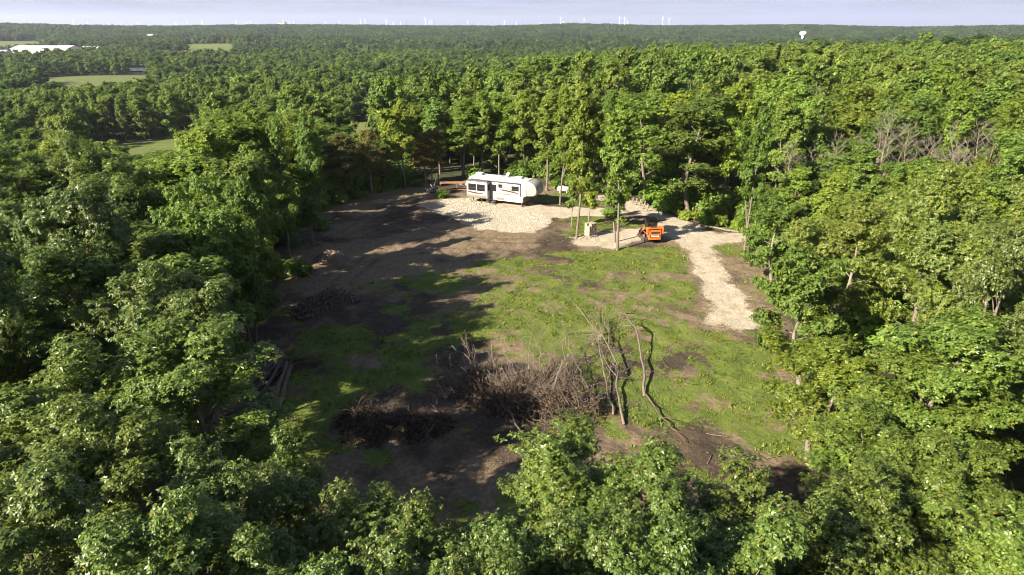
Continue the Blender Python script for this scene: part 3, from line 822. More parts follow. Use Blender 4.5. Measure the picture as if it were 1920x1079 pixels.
YEL = (1.4, 1.3, 0.8); DARK = (0.75, 0.8, 0.8); BLUE = (0.85, 0.95, 1.1); LIME = (1.3, 1.25, 0.85)
T = [  # name, prototype, foot x, foot y, top y, half width, label, tint
 ('oak_tree', 'slim0', 1050, 385, 168, 42, 'tall slender tree standing just beside the white propane tank', LIME),
 ('oak_tree', 'slim1', 1081, 446, 158, 46, 'tall forked tree with bare trunk directly beside the block stack', (1.1, 1.1, 0.9)),
 ('sapling', 'sapling0', 1071, 427, 322, 17, 'thin young tree just left of the tall forked tree by the blocks', (0.9, 1, 0.9)),
 ('sapling', 'sapling1', 1104, 428, 345, 17, 'thin young tree with yellowish top behind the block stack', YEL),
 ('oak_tree', 'slim3', 1158, 470, 185, 36, 'tall thin tree standing between the block stack and the orange loader', (1, 1.05, 0.9)),
 ('sapling', 'sapling2', 1152, 455, 352, 30, 'low leafy sapling around the thin trunk left of the orange loader', (0.8, 0.95, 0.9)),
 ('oak_tree', 'slim2', 1395, 476, 205, 46, 'tree on the right edge of the drive where the gravel turns', (0.95, 1, 0.85)),
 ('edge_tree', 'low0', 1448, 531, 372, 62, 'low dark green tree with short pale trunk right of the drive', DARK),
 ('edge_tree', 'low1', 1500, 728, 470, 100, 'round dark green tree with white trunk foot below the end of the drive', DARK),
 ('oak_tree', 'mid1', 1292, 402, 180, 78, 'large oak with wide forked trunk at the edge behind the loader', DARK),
 ('oak_tree', 'slim2', 761, 352, 190, 40, 'tall yellow green tree with bare pale trunk above the dirt bank', YEL),
 ('oak_tree', 'mid3', 545, 490, 225, 38, 'tall oak with dark trunk beside the chip mound', (0.95, 1, 0.9)),
 ('sapling', 'sapling2', 589, 461, 372, 30, 'slim sapling with leafy tufts just behind the chip mound', (0.95, 1, 0.9)),
 ('oak_tree', 'mid2', 598, 402, 212, 38, 'oak leaning at the far left corner of the clearing', (1, 1.05, 0.9)),
 ('cedar_tree', 'cedar0', 647, 376, 252, 36, 'olive brown cedar nearest the left corner of the clearing', (1, 1, 1)),
 ('cedar_tree', 'cedar1', 698, 363, 246, 30, 'second olive cedar along the back bank with twiggy lower limbs', (1.05, 0.98, 0.9)),
 ('cedar_tree', 'cedar2', 722, 354, 275, 20, 'small thin cedar just left of the yellow green tree', (1, 1, 1)),
 ('cedar_tree', 'cedar1', 799, 345, 250, 24, 'rusty cedar left of the parked mower', (1.2, 0.95, 0.8)),
 ('cedar_tree', 'cedar0', 811, 343, 245, 22, 'thin cedar directly behind the parked mower', (1.1, 0.95, 0.8)),
 ('cedar_tree', 'cedar2', 822, 341, 238, 20, 'thin cedar at the left end of the timber trestle', (1.05, 1, 0.85)),
 ('oak_tree', 'slim0', 905, 330, 172, 34, 'slender tree rising behind the rear of the white trailer', (1.1, 1.1, 0.85)),
 ('oak_tree', 'slim1', 936, 329, 178, 36, 'twin stemmed tree rising behind the middle of the white trailer', LIME),
 ('oak_tree', 'slim3', 868, 331, 185, 36, 'slender tree behind the timber trestle and trailer end', (1.05, 1.1, 0.9)),
 ('oak_tree', 'slim2', 985, 331, 170, 38, 'slender tree rising behind the front of the white trailer', LIME),
 ('oak_tree', 'slim3', 1025, 358, 175, 34, 'slender tree just off the nose of the white trailer', (1.1, 1.1, 0.9)),
 ('oak_tree', 'mid0', 1205, 380, 178, 58, 'oak beside the short leaning posts along the track', (0.9, 1, 0.9)),
 ('oak_tree', 'slim0', 1140, 352, 170, 42, 'slender tree behind the track right of the propane tank', (1, 1.05, 0.9)),
 ('oak_tree', 'mid2', 482, 655, 335, 66, 'dark trunked oak shading the cut brush on the left edge', (0.9, 0.95, 0.9)),
 ('oak_tree', 'slim1', 468, 640, 345, 60, 'slender leaning oak on the left edge behind the dark trunked oak', (0.9, 0.95, 0.95)),
 ('oak_tree', 'mid4', 500, 578, 290, 52, 'oak on the left edge level with the firewood heap', (0.95, 1, 0.9)),
]
T += [
 ('oak_tree', 'mid6', 438, 640, 330, 80, 'broad shading oak behind the slender leaning oak of the left edge', (0.95, 1, 0.9)),
 ('oak_tree', 'mid3', 418, 705, 395, 85, 'oak hiding the near ends of the long dragged logs', (0.95, 1, 0.9)),
 ('oak_tree', 'mid0', 462, 590, 300, 75, 'oak on the left edge between the firewood heap and the dark trunked oak', (0.95, 1, 0.9)),
 ('oak_tree', 'mid5', 500, 528, 268, 36, 'narrow oak on the left edge between the chip mound and the firewood heap', (1, 1, 0.9)),
 ('oak_tree', 'mid1', 405, 790, 470, 90, 'oak over the grass left of the dark leafy heap', (0.95, 1, 0.95)),
]
for t in T:
    tree_px(t[0], t[1], t[2], t[3], t[4], t[5], t[6], None, t[7])

# crowns around the drone, tops read off the photograph at a chosen distance
def crown_px(key, cx_, top_y, Y, half_w, label, tint=(1, 1, 1), rz=None, name='oak_tree'):
    v = 539.5 - top_y
    Yr = F_PX * cp + v * sp; Zr = -F_PX * sp + v * cp
    s = Y / Yr; x = (cx_ - 960) * s; ztop = CAM_H + Zr * s
    H = ztop - zg(x, Y)
    return place_tree(name, key, x, Y, H / ph(key), rng.uniform(0, 6.28) if rz is None else rz, label, 'tree', None, half_w / pw(key), tint)

G1 = (1.0, 1.05, 0.95); G2 = (0.95, 1.0, 0.95); G3 = (1.05, 1.1, 0.9)
C = [
 ('near0', 1035, 818, 20.0, 3.1, 'oak with narrow upright top right below the big brush heap', G1),
 ('near1', 1165, 842, 18.5, 3.0, 'oak top right of the narrow one below the brush heap', G1),
 ('near2', 1285, 885, 17.5, 3.0, 'oak crown below the bare earth at the bottom of the clearing', G1),
 ('near3', 1470, 885, 18.0, 3.3, 'oak crown at the bottom between the bare earth and the right wood', G1),
 ('near4', 640, 930, 17.5, 2.4, 'small oak top reaching into the dark clearing below the leafy pile', G1),
 ('near1', 830, 965, 15.5, 2.2, 'pointed little oak top at the bottom edge under the shaded ground', G1),
 ('near0', 735, 1005, 14.8, 2.4, 'low oak top beside the pointed one at the bottom edge', G1),
 ('near2', 945, 955, 15.5, 2.5, 'oak top left of the narrow upright oak at the bottom edge', G1),
 ('near3', 1080, 960, 14.5, 2.8, 'lower oak crown in front of the narrow upright oak', G1),
 ('near4', 1230, 980, 14.0, 2.7, 'lower oak crown under the bare earth near the bottom edge', G1),
 ('near1', 1390, 985, 14.0, 2.8, 'lower oak crown at the bottom edge right of the bare earth', G1),
 ('near2', 620, 1030, 13.2, 2.4, 'oak top cut by the bottom edge left of the shaded ground', G1),
 ('near0', 860, 1050, 12.6, 2.3, 'oak top cut by the bottom edge under the pointed little oak', G1),
 ('near3', 540, 850, 22.0, 2.2, 'oak crown at the left edge right below the long logs', G2),
 ('near0', 330, 600, 27.0, 4.0, 'broad oak crown in front of the long logs', G2),
 ('near4', 110, 470, 33.0, 4.3, 'big pale oak crown filling the middle of the left border', G2),
 ('near1', 40, 650, 24.0, 4.0, 'oak crown at the left border below the big pale one', G2),
 ('near2', 200, 760, 20.0, 3.6, 'oak crown in the lower left among darker gaps', G2),
 ('near3', 430, 820, 18.5, 2.8, 'oak crown just above the lower left corner trees', G2),
 ('near4', 60, 860, 15.5, 3.2, 'oak crown nearest the lower left corner', G2),
 ('near0', 300, 960, 14.0, 2.8, 'oak crown touching the bottom edge in the lower left', G1),
 ('near1', 520, 960, 15.5, 2.2, 'oak crown touching the bottom edge left of the dark clearing', G1),
 ('near3', 130, 250, 58.0, 4.2, 'oak with knobbly rounded tops against the valley field on the left', G3),
 ('near1', 20, 280, 56.0, 4.2, 'oak at the left border next to the one with knobbly tops', G3),
 ('near2', 250, 300, 52.0, 4.0, 'oak in front of the small valley field on the left', G3),
 ('mid0', 330, 290, 56.0, 4.2, 'large oak in the middle of the left wood', (1.05, 1.1, 0.9)),
 ('mid1', 440, 207, 68.0, 4.3, 'tallest oak of the left wood with sunlit rounded top', (1.1, 1.12, 0.9)),
 ('mid3', 380, 240, 63.0, 4.5, 'oak between the tallest one and the left valley field', (1.05, 1.1, 0.9)),
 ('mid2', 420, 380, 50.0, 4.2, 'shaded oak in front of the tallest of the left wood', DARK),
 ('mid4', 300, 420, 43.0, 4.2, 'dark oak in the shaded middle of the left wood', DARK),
 ('near3', 1560, 620, 33.0, 3.6, 'yellowish oak crown right of the white footed round tree', YEL),
 ('near4', 1700, 640, 29.0, 4.2, 'bright oak crown in the right wood beside the yellowish one', G3),
 ('near0', 1850, 600, 28.0, 4.2, 'oak crown at the right border with bare limbs below', G3),
 ('near1', 1640, 790, 24.0, 3.4, 'oak crown right of the dead saplings at the edge', G3),
 ('near2', 1830, 830, 21.0, 3.6, 'oak crown above the lower right corner', G3),
 ('near3', 1700, 930, 17.5, 3.0, 'oak crown touching the bottom edge in the lower right', G3),
 ('near4', 1560, 960, 17.0, 2.6, 'oak crown at the bottom edge left of the lower right one', G1),
 ('near0', 1900, 980, 16.0, 3.0, 'oak crown in the lower right corner', G3),
]
for c_ in C: crown_px(*c_)
for i, (x_, ty, Y_, w_, lab) in enumerate([
    (1690, 205, 86, 3.2, 'pale dead tree with bare upright limbs in the right wood'), (1775, 255, 78, 3.0, 'bleached bare tree right of the pale dead one in the right wood'),
    (1840, 225, 84, 3.0, 'grey bare tree nearest the right border'), (1440, 230, 92, 2.8, 'bare grey tree behind the tree at the turn of the drive'),
    (1560, 250, 84, 2.5, 'thin bare tree between the drive and the pale dead tree'), (1350, 175, 100, 2.4, 'bare stemmed dead tree behind the forked oak'),
    (1655, 235, 84, 2.6, 'bare tree just left of the pale dead tree in the right wood'), (1725, 230, 88, 2.8, 'bare tree between the pale dead tree and the bleached one'),
    (1805, 262, 80, 2.6, 'bare tree just right of the bleached one'), (1885, 240, 86, 2.8, 'bare tree cut by the right border'), (1500, 262, 82, 2.2, 'thin bare tree right of the bare grey one behind the drive')]):
    crown_px('bare%d' % (i % 3), x_, ty, Y_, w_, lab, name='dead_tree')

# the wood around: the nearest trees one by one, the rest as one mass
def jitter_grid(x0, x1, y0, y1, s, rg):
    X, Y = np.meshgrid(np.arange(x0, x1, s), np.arange(y0, y1, s))
    X = X + rg.uniform(-0.42, 0.42, X.shape) * s; Y = Y + rg.uniform(-0.42, 0.42, Y.shape) * s
    return X.ravel(), Y.ravel()

# how high the woods reach into the picture: the valley meadow shows over the trees on the left slope
LIMX = [-100, 0, 90, 150, 170, 200, 215, 350, 365, 400, 440, 560, 610, 640, 700, 740, 800, 1000, 1340, 1500, 2000]
LIMY = [275, 272, 258, 275, 286, 268, 284, 282, 250, 222, 208, 205, 228, 250, 250, 205, 185, 168, 160, 130, 120]
def cap_h(x, y, H, rg):
    z0 = height(x, y)
    px, py, d = project(x, y, z0 + H)
    lim = np.interp(px, LIMX, LIMY) + rg.uniform(0, 26, len(x))
    vv = 539.5 - lim
    ratio = (F_PX * sp - vv * cp) / (F_PX * cp + vv * sp)
    hmax = CAM_H - ratio * y - z0
    use = ((y < 135) & (px < 1340)) | ((y < 250) & (((px > 160) & (px < 365)) | ((px > 630) & (px < 712))))
    H = np.where(use & (y > 10), np.minimum(H, hmax), H)
    # the dead trees of the right wood stand clear of the crowns in front of them
    lim2 = 300 + rg.uniform(0, 30, len(x)); v2 = 539.5 - lim2
    h2 = CAM_H - (F_PX * sp - v2 * cp) / (F_PX * cp + v2 * sp) * y - z0
    use2 = (y > 40) & (y < 84) & (((px > 1630) & (px < 1930)) | ((px > 1400) & (px < 1600)))
    return np.where(use2, np.minimum(H, h2), H)
rgw = RG(77)
wx, wy = jitter_grid(-75, 130, -30, 190, 5.6, rgw)
ok = poly_sd(wx, wy, CLEARING) > 2.2
ok &= ~((np.abs(wx) < 9) & (wy < 16))           # nothing right under the drone
ok &= ~((np.abs(wx) < 24) & (wy < 24))
# the low fringe of trees in front of the clearing is already placed
for tx, ty in TREE_XY:
    ok &= np.hypot(wx - tx, wy - ty) > 3.3
for f in FIELDS: ok &= in_field(wx, wy, f) > 4
ok &= poly_sd(wx, wy, DRIVE) > 2.5
wx, wy = wx[ok], wy[ok]
wH = rgw.uniform(9.5, 17.0, len(wx)) * np.where(wy < 40, 0.92, 1.0)
px_, py_, dd = project(wx, wy, height(wx, wy) + wH * 0.85)
inview = (dd > 8) & (px_ > -40) & (px_ < 1960) & (py_ < 1100)
# trees close to the camera may not stand in its way
blocked = (np.hypot(wx, wy) < 22) & (wH > 12.5)
wH[blocked] = 11.5
wH = cap_h(wx, wy, wH, rgw)
keepers = wH > 6.0
wx, wy, wH, px_, py_, dd, inview = [q[keepers] for q in (wx, wy, wH, px_, py_, dd, inview)]
order = np.argsort(np.where(inview, np.hypot(wx, wy), 1e9))
n_single = 300 - len(TREE_XY)
single = order[:n_single]; single = single[inview[single]]
rest = np.setdiff1d(np.arange(len(wx)), single)

LAND = [(262, 262, 'small valley field on the left'), (440, 215, 'tallest oak of the left wood'), (130, 255, 'oak with knobbly tops'), (110, 470, 'big pale oak at the left border'),
        (490, 690, 'long dragged logs'), (600, 560, 'firewood heap'), (622, 470, 'chip mound'), (655, 290, 'olive cedars'), (745, 205, 'yellow green tree'), (812, 320, 'parked mower'),
        (868, 200, 'timber trestle'), (950, 190, 'white trailer'), (1056, 200, 'propane tank'), (1160, 200, 'thin tree by the loader'), (1215, 280, 'orange loader'), (1292, 190, 'forked oak'),
        (1395, 230, 'tree at the drive turn'), (1690, 230, 'pale dead tree'), (1775, 275, 'bleached bare tree'), (1850, 240, 'grey bare border tree'), (1560, 250, 'thin bare tree'),
        (1448, 400, 'low tree with pale trunk'), (1520, 500, 'round dark tree'), (1570, 620, 'yellowish oak crown'), (1700, 640, 'bright oak crown'), (1850, 600, 'bare limbed border oak'),
        (1504, 130, 'wood below the water tower'), (1900, 130, 'wood in the upper right corner'), (1700, 130, 'top of the right hand ridge'), (40, 650, 'lower oaks of the left border'), (1640, 440, 'middle of the right wood')]
ORD = ['closest', 'second closest', 'third closest', 'fourth closest', 'fifth closest', 'sixth closest', 'seventh closest', 'eighth closest', 'ninth closest', 'tenth closest'] + ['%dth closest' % q for q in range(11, 60)]
lx_, ly_, _ = project(wx[single], wy[single], height(wx[single], wy[single]) + wH[single] * 0.8)
near_l = np.argmin([np.hypot(lx_ - q[0], ly_ - q[1]) for q in LAND], axis=0)
dist_l = np.min([np.hypot(lx_ - q[0], ly_ - q[1]) for q in LAND], axis=0)
rank_l = np.zeros(len(single), int)
for q in range(len(LAND)):
    idx = np.where(near_l == q)[0]
    rank_l[idx[np.argsort(dist_l[idx])]] = np.arange(len(idx))
def zone(x, y):
    if x < 0 and y < 50: return ('oak in the dense wood left of the shaded ground', 'wood along the left side')
    if x < -18: return ('tree in the wood between the clearing and the left valley', 'wood above the left valley')
    if x < 22: return ('tree in the thick wood behind the white trailer and propane tank', 'wood behind the trailer')
    if y > 75: return ('tree of the sunlit wood rising behind the orange loader and drive', 'wood behind the drive')
    return ('oak in the dense wood right of the gravel drive', 'wood right of the drive')
for j, i in enumerate(single):
    x, y = float(wx[i]), float(wy[i])
    near = math.hypot(x, y) < 64
    key = ('near%d' % rgw.integers(0, 5)) if near else ('mid%d' % rgw.integers(0, 7))
    if not near and -20 < x < 34 and y > 80 and rgw.uniform() < 0.8: key = 'slim%d' % rgw.integers(0, 4)
    lab, grp = zone(x, y)
    lab = 'wood oak %s in view to the %s' % (ORD[rank_l[j]], LAND[near_l[j]][2])
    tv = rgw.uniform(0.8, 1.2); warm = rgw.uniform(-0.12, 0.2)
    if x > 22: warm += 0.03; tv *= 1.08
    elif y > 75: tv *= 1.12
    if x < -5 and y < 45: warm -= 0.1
    place_tree('oak_tree', key, x, y, wH[i] / ph(key), rgw.uniform(0, 6.28), lab, 'tree', grp, rgw.uniform(0.85, 1.15) * min(1.0, 0.35 + 0.65 * wH[i] / 13.0), (tv * (1 + warm), tv * (1 + warm * 0.6), tv * (0.95 - warm)))

pts = [(x, y, height(x, y) - 0.1, h_ / (13.5 if math.hypot(x, y) < 75 else 15.0), rgw.uniform(0.9, 1.15), rgw.integers(12, 14) if math.hypot(x, y) < 75 else rgw.integers(0, 4)) for x, y, h_ in zip(wx[rest], wy[rest], wH[rest])]
def clear_of_fields(x, y, pad=3.0):
    k = np.ones(len(x), bool)
    for f in FIELDS + STRAW + [TOWER_SITE]: k &= in_field(x, y, f) > pad
    k &= ((x - pond_c[0]) / 66) ** 2 + ((y - pond_c[1]) / 40) ** 2 > 1.1
    k &= ~((y > 690) & (y < 880) & (np.abs(x / np.maximum(y, 1) + 0.522) < 0.017))
    return k
SIGHT = [gp(75, 112, -28), gp(165, 108, -28)]
def wood_ring(x0, x1, y0, y1, s, proto_lo, proto_hi, sc, seed, near_excl=True, rmax=None):
    rg = RG(seed)
    X, Y = jitter_grid(x0, x1, y0, y1, s, rg)
    k = (np.abs(X) < Y * 0.86 + 60)
    if near_excl: k &= ~((X > -75) & (X < 130) & (Y < 190))
    k &= clear_of_fields(X, Y)
    k &= ~WHITE_KEEP(X, Y)
    k &= ~((np.abs(X / np.maximum(Y, 1) - TOWER_SITE[0] / TOWER_SITE[1]) < 0.012) & (Y > 1500) & (Y < 2030))
    if rmax: k &= np.hypot(X, Y) < rmax
    X, Y = X[k], Y[k]
    Z = height(X, Y)
    sd = poly_sd(X, Y, PLATEAU)
    hs = 0.58 + 0.58 * rg.beta(2.2, 1.6, len(X)) * (0.75 + 0.5 * vnoise(X, Y, 60, 15, 2))
    hs = np.minimum(cap_h(X, Y, hs * 15.0, rg) / 15.0, 1.15)
    kk = hs > 0.3
    X, Y, Z, hs = X[kk], Y[kk], Z[kk], hs[kk]
    return [(x, y, z - 0.3, h_, w_, i_) for x, y, z, h_, w_, i_ in zip(X, Y, Z, hs, rg.uniform(0.7, 1.3, len(X)) * sc, rg.integers(proto_lo, proto_hi, len(X)))]
FACTORY = gp(72, 104, -28)
def WHITE_KEEP(x, y):
    return (np.abs(x - FACTORY[0] - 40) < 150) & (y > FACTORY[1] - 300) & (y < FACTORY[1] + 60)
pts += wood_ring(-330, 420, -30, 330, 6.9, 0, 4, 1.0, 81)
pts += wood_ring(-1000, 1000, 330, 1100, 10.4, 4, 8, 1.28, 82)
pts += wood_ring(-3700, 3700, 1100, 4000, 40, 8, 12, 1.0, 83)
pts = np.array(pts, float)
wm = bpy.data.meshes.new('forest')
wm.vertices.add(len(pts)); wm.vertices.foreach_set('co', pts[:, :3].astype(np.float32).ravel())
rgf = RG(88)
rot = np.zeros((len(pts), 3), np.float32); rot[:, 2] = rgf.uniform(0, 6.28, len(pts))
scl = np.stack([pts[:, 4], pts[:, 4], pts[:, 3]], -1).astype(np.float32)
a = wm.attributes.new('rot', 'FLOAT_VECTOR', 'POINT'); a.data.foreach_set('vector', rot.ravel())
a = wm.attributes.new('scl', 'FLOAT_VECTOR', 'POINT'); a.data.foreach_set('vector', scl.ravel())
a = wm.attributes.new('pick', 'INT', 'POINT'); a.data.foreach_set('value', pts[:, 5].astype(np.int32))
forest = tag(new_obj('forest', wm), 'far green woodland filling the valley up to the horizon ridge', 'forest', kind='stuff')
ng = bpy.data.node_groups.new('scatter_wood', 'GeometryNodeTree')
ng.interface.new_socket('Geometry', in_out='INPUT', socket_type='NodeSocketGeometry')
ng.interface.new_socket('Geometry', in_out='OUTPUT', socket_type='NodeSocketGeometry')
gi = ng.nodes.new('NodeGroupInput'); go = ng.nodes.new('NodeGroupOutput')
iop = ng.nodes.new('GeometryNodeInstanceOnPoints'); ci = ng.nodes.new('GeometryNodeCollectionInfo')
ci.inputs['Collection'].default_value = farcol
ci.inputs['Separate Children'].default_value = True; ci.inputs['Reset Children'].default_value = True
def named(nm, ty):
    n = ng.nodes.new('GeometryNodeInputNamedAttribute'); n.data_type = ty; n.inputs['Name'].default_value = nm
    return n.outputs['Attribute']
ng.links.new(gi.outputs[0], iop.inputs['Points']); ng.links.new(ci.outputs[0], iop.inputs['Instance'])
iop.inputs['Pick Instance'].default_value = True
ng.links.new(named('pick', 'INT'), iop.inputs['Instance Index'])
ng.links.new(named('rot', 'FLOAT_VECTOR'), iop.inputs['Rotation'])
ng.links.new(named('scl', 'FLOAT_VECTOR'), iop.inputs['Scale'])
ng.links.new(iop.outputs[0], go.inputs[0])
md = forest.modifiers.new('scatter', 'NODES'); md.node_group = ng
print('TREES', len(TREE_XY), 'forest points', len(pts))
# ------------------------------------------------------------------ materials for built things
M['rv_white'] = paint('trailer_white', (0.47, 0.46, 0.43), 0.35, dirt=0.35, dirt_col=(0.36, 0.33, 0.28), scale=1.2)
M['rv_roof'] = paint('trailer_roof', (0.43, 0.42, 0.39), 0.7, dirt=0.5, dirt_col=(0.30, 0.27, 0.22), scale=1.0)
M['rv_tan'] = paint('trailer_tan', (0.17, 0.14, 0.10), 0.45, dirt=0.3)
M['rv_cream'] = paint('trailer_cream', (0.34, 0.30, 0.23), 0.45, dirt=0.2)
M['rv_cap'] = paint('trailer_cap', (0.28, 0.26, 0.235), 0.35, dirt=0.5, dirt_col=(0.16, 0.155, 0.15), scale=0.9)
M['brown_decal'] = paint('brown_decal', (0.05, 0.035, 0.024), 0.5)
M['tan_decal'] = paint('tan_decal', (0.16, 0.125, 0.075), 0.5)
M['grey_decal'] = paint('grey_decal', (0.30, 0.30, 0.32), 0.5)
M['rubber'] = paint('black_rubber', (0.022, 0.022, 0.022), 0.85, dirt=0.5, dirt_col=(0.09, 0.07, 0.05))
M['black'] = paint('black_paint', (0.02, 0.02, 0.022), 0.5, dirt=0.3)
M['dark_metal'] = paint('dark_metal', (0.08, 0.08, 0.085), 0.5, metal=0.3, dirt=0.3)
M['steel'] = paint('steel', (0.45, 0.45, 0.45), 0.4, metal=0.8, dirt=0.4)
M['awning'] = paint('awning_fabric', (0.07, 0.06, 0.055), 0.8, dirt=0.2)
M['glass'] = paint('dark_glass', (0.014, 0.016, 0.017), 0.08, spec=0.6)
M['orange'] = paint('orange_paint', (0.50, 0.115, 0.014), 0.38, dirt=0.35, dirt_col=(0.35, 0.17, 0.07), scale=4)
M['red_lens'] = paint('red_lens', (0.45, 0.02, 0.015), 0.2)
M['white_paint'] = paint('white_paint', (0.56, 0.56, 0.545), 0.45, dirt=0.15)
M['timber'] = paint('timber', (0.24, 0.125, 0.06), 0.8, dirt=0.5, dirt_col=(0.20, 0.11, 0.06), scale=5)
M['grey_timber'] = paint('grey_timber', (0.33, 0.29, 0.23), 0.85, dirt=0.6, dirt_col=(0.15, 0.12, 0.09), scale=5)
M['block'] = paint('pale_block', (0.27, 0.23, 0.165), 0.9, dirt=0.6, dirt_col=(0.16, 0.13, 0.09), scale=6)
M['stone'] = paint('pale_stone', (0.50, 0.45, 0.36), 0.9, dirt=0.5, dirt_col=(0.26, 0.22, 0.17), scale=4)
M['chips'] = paint('wood_chips', (0.17, 0.125, 0.085), 0.95, dirt=0.8, dirt_col=(0.10, 0.07, 0.05), scale=12)
M['tower_white'] = paint('tower_white', (0.82, 0.84, 0.86), 0.5)
M['tower_grey'] = paint('pylon_grey', (0.22, 0.23, 0.25), 0.6)
M['tower_red'] = paint('chimney_red', (0.38, 0.16, 0.13), 0.7)
M['roof_white'] = paint('roof_white', (0.36, 0.37, 0.385), 0.5, dirt=0.1)
M['barn_red'] = paint('barn_roof', (0.42, 0.28, 0.25), 0.7)

# ------------------------------------------------------------------ fifth-wheel trailer
ra = gp(880, 377); rb = gp(981, 389)
rdir = Vector((rb[0] - ra[0], rb[1] - ra[1])); ryaw = math.atan2(rdir.y, rdir.x)
L_BELLY = rdir.length
RVX = -5.15
org = Vector((ra[0], ra[1])) - Vector((math.cos(ryaw), math.sin(ryaw))) * RVX + Vector((-math.sin(ryaw), math.cos(ryaw))) * 1.25
FB = RVX + L_BELLY - 0.1                       # front of the belly
rv = thing('camping_trailer', 'long white fifth-wheel camping trailer parked on the pale gravel pad', 'trailer', (org.x, org.y, zg(org.x, org.y) + 0.02), ryaw)
HW = 1.24
NT = FB + 2.05                                  # nose tip
def roofz(x): return 3.52
body_prof = [(RVX, 0.62), (RVX, 3.15), (RVX + 0.10, 3.38), (RVX + 0.35, 3.50), (FB + 0.55, 3.46), (FB + 0.55, 1.50), (FB + 0.05, 1.42), (FB - 0.02, 0.50), (RVX + 2.0, 0.50)]
bm = bmesh.new(); bm_prism(bm, body_prof, -HW, HW, 0.07); bm_obj('body', bm, M['rv_white'], rv)
cap_prof = [(FB + 0.54, 1.49), (FB + 0.54, 3.475), (FB + 0.95, 3.44), (FB + 1.35, 3.32), (FB + 1.70, 3.08), (NT - 0.12, 2.72), (NT, 2.30), (NT - 0.04, 1.95), (NT - 0.25, 1.68), (NT - 0.6, 1.55)]
bm = bmesh.new(); bm_prism(bm, cap_prof, -HW - 0.012, HW + 0.012, 0.16); cap = bm_obj('nose_cap', bm, M['rv_cap'], rv, True)
prism('nose_emblem', [(NT - 0.16, 2.28), (NT - 0.10, 2.62), (NT - 0.02, 2.5), (NT + 0.03, 2.22)], -0.42, 0.42, M['grey_decal'], cap)
# roof membrane, slightly crowned
bm = bmesh.new()
rows = []
for x in np.linspace(RVX + 0.3, FB + 0.6, 8):
    rows.append([bm.verts.new((x, y, 3.50 + 0.07 * (1 - (y / 1.12) ** 2) + (0.0 if x < FB else -0.02))) for y in np.linspace(-1.12, 1.12, 9)])
for i in range(7):
    for j in range(8): bm.faces.new((rows[i][j], rows[i + 1][j], rows[i + 1][j + 1], rows[i][j + 1]))
roof = bm_obj('roof', bm, M['rv_roof'], rv, True)
for x in (-4.05, 1.95):
    ac = box('air_conditioner', (x - 0.5, -0.38, 3.55), (x + 0.5, 0.36, 3.87 if x < 0 else 3.82), M['white_paint'], rv, 0.09)
    box('grille', (x + 0.503, -0.28, 3.62), (x + 0.515, 0.26, 3.76), M['grey_decal'], ac)
for x, y in ((-1.0, 0.3), (0.35, -0.35), (3.0, 0.2)):
    box('roof_vent', (x - 0.2, y - 0.2, 3.54), (x + 0.2, y + 0.2, 3.66), M['rv_white'], rv, 0.03)
dish = cyl('satellite_dish', (0.05, 0.5, 3.78), (0.0, 0.42, 3.86), 0.30, M['white_paint'], rv, r1=0.33, seg=18)
cyl('dish_stand', (0.0, 0.5, 3.55), (0.03, 0.48, 3.80), 0.04, M['dark_metal'], dish, seg=8)
cyl('antenna_mast', (-0.6, 0.1, 3.6), (-0.2, 0.1, 3.68), 0.025, M['dark_metal'], rv, seg=6)
# tan skirt along the bottom of the wall
box('lower_skirt', (RVX + 0.03, -HW - 0.014, 0.62), (FB - 2.75, -HW + 0.01, 0.98), M['rv_tan'], rv)
box('belly_front', (FB + 0.012, -HW + 0.05, 0.56), (FB + 0.05, HW - 0.05, 1.40), M['rv_tan'], rv)
prism('storage_side', [(FB - 2.70, 0.54), (FB - 2.70, 1.30), (FB - 0.04, 1.40), (FB - 0.04, 0.54)], -HW - 0.025, -HW + 0.01, M['rv_white'], rv)
for x0 in (FB - 2.45, FB - 1.2):
    dr = box('storage_door', (x0, -HW - 0.04, 0.70), (x0 + 0.95, -HW - 0.028, 1.22), M['rv_white'], rv, 0.004)
    box('latch', (x0 + 0.43, -HW - 0.055, 0.78), (x0 + 0.52, -HW - 0.042, 0.84), M['black'], dr)
# slide-out room at the rear of the near side
SX0, SX1, SY = RVX + 0.12, RVX + 3.30, -HW - 0.88
so = box('slide_out', (SX0, SY, 0.82), (SX1, -HW + 0.02, 3.02), M['rv_white'], rv, 0.03)
box('slide_skirt', (SX0 + 0.02, SY - 0.012, 0.83), (SX1 - 0.02, SY + 0.01, 1.18), M['rv_tan'], so)
box('slide_end', (SX1 - 0.006, SY + 0.05, 0.86), (SX1 + 0.012, -HW - 0.03, 2.98), M['rv_cream'], so)
box('slide_trim', (SX1 - 0.10, SY - 0.016, 0.84), (SX1 + 0.016, SY + 0.03, 3.01), M['rv_cream'], so)
tp = prism('slide_awning', [(SX0 + 0.05, 3.13), (SX0 + 0.35, 3.22), (SX1, 3.18), (SX1, 3.06), (SX0 + 0.05, 3.05)], SY - 0.08, -HW - 0.02, M['awning'], so)
def window(parent, x0, x1, z0, z1, y, split=1):
    w = box('window', (x0, y - 0.022, z0), (x1, y + 0.01, z1), M['glass'], parent)
    t = 0.045
    for nm, lo, hi in (('frame_rail', (x0 - t, y - 0.035, z1), (x1 + t, y + 0.008, z1 + t)), ('frame_rail', (x0 - t, y - 0.035, z0 - t), (x1 + t, y + 0.008, z0)),
                       ('frame_post', (x0 - t, y - 0.034, z0), (x0, y + 0.008, z1)), ('frame_post', (x1, y - 0.034, z0), (x1 + t, y + 0.008, z1))):
        box(nm, lo, hi, M['black'], w)
    for k in range(1, split + 1):
        z = z0 + (z1 - z0) * 0.42
        box('window_bar', (x0, y - 0.03, z - 0.012), (x1, y - 0.023, z + 0.012), M['dark_metal'], w)
        break
    return w
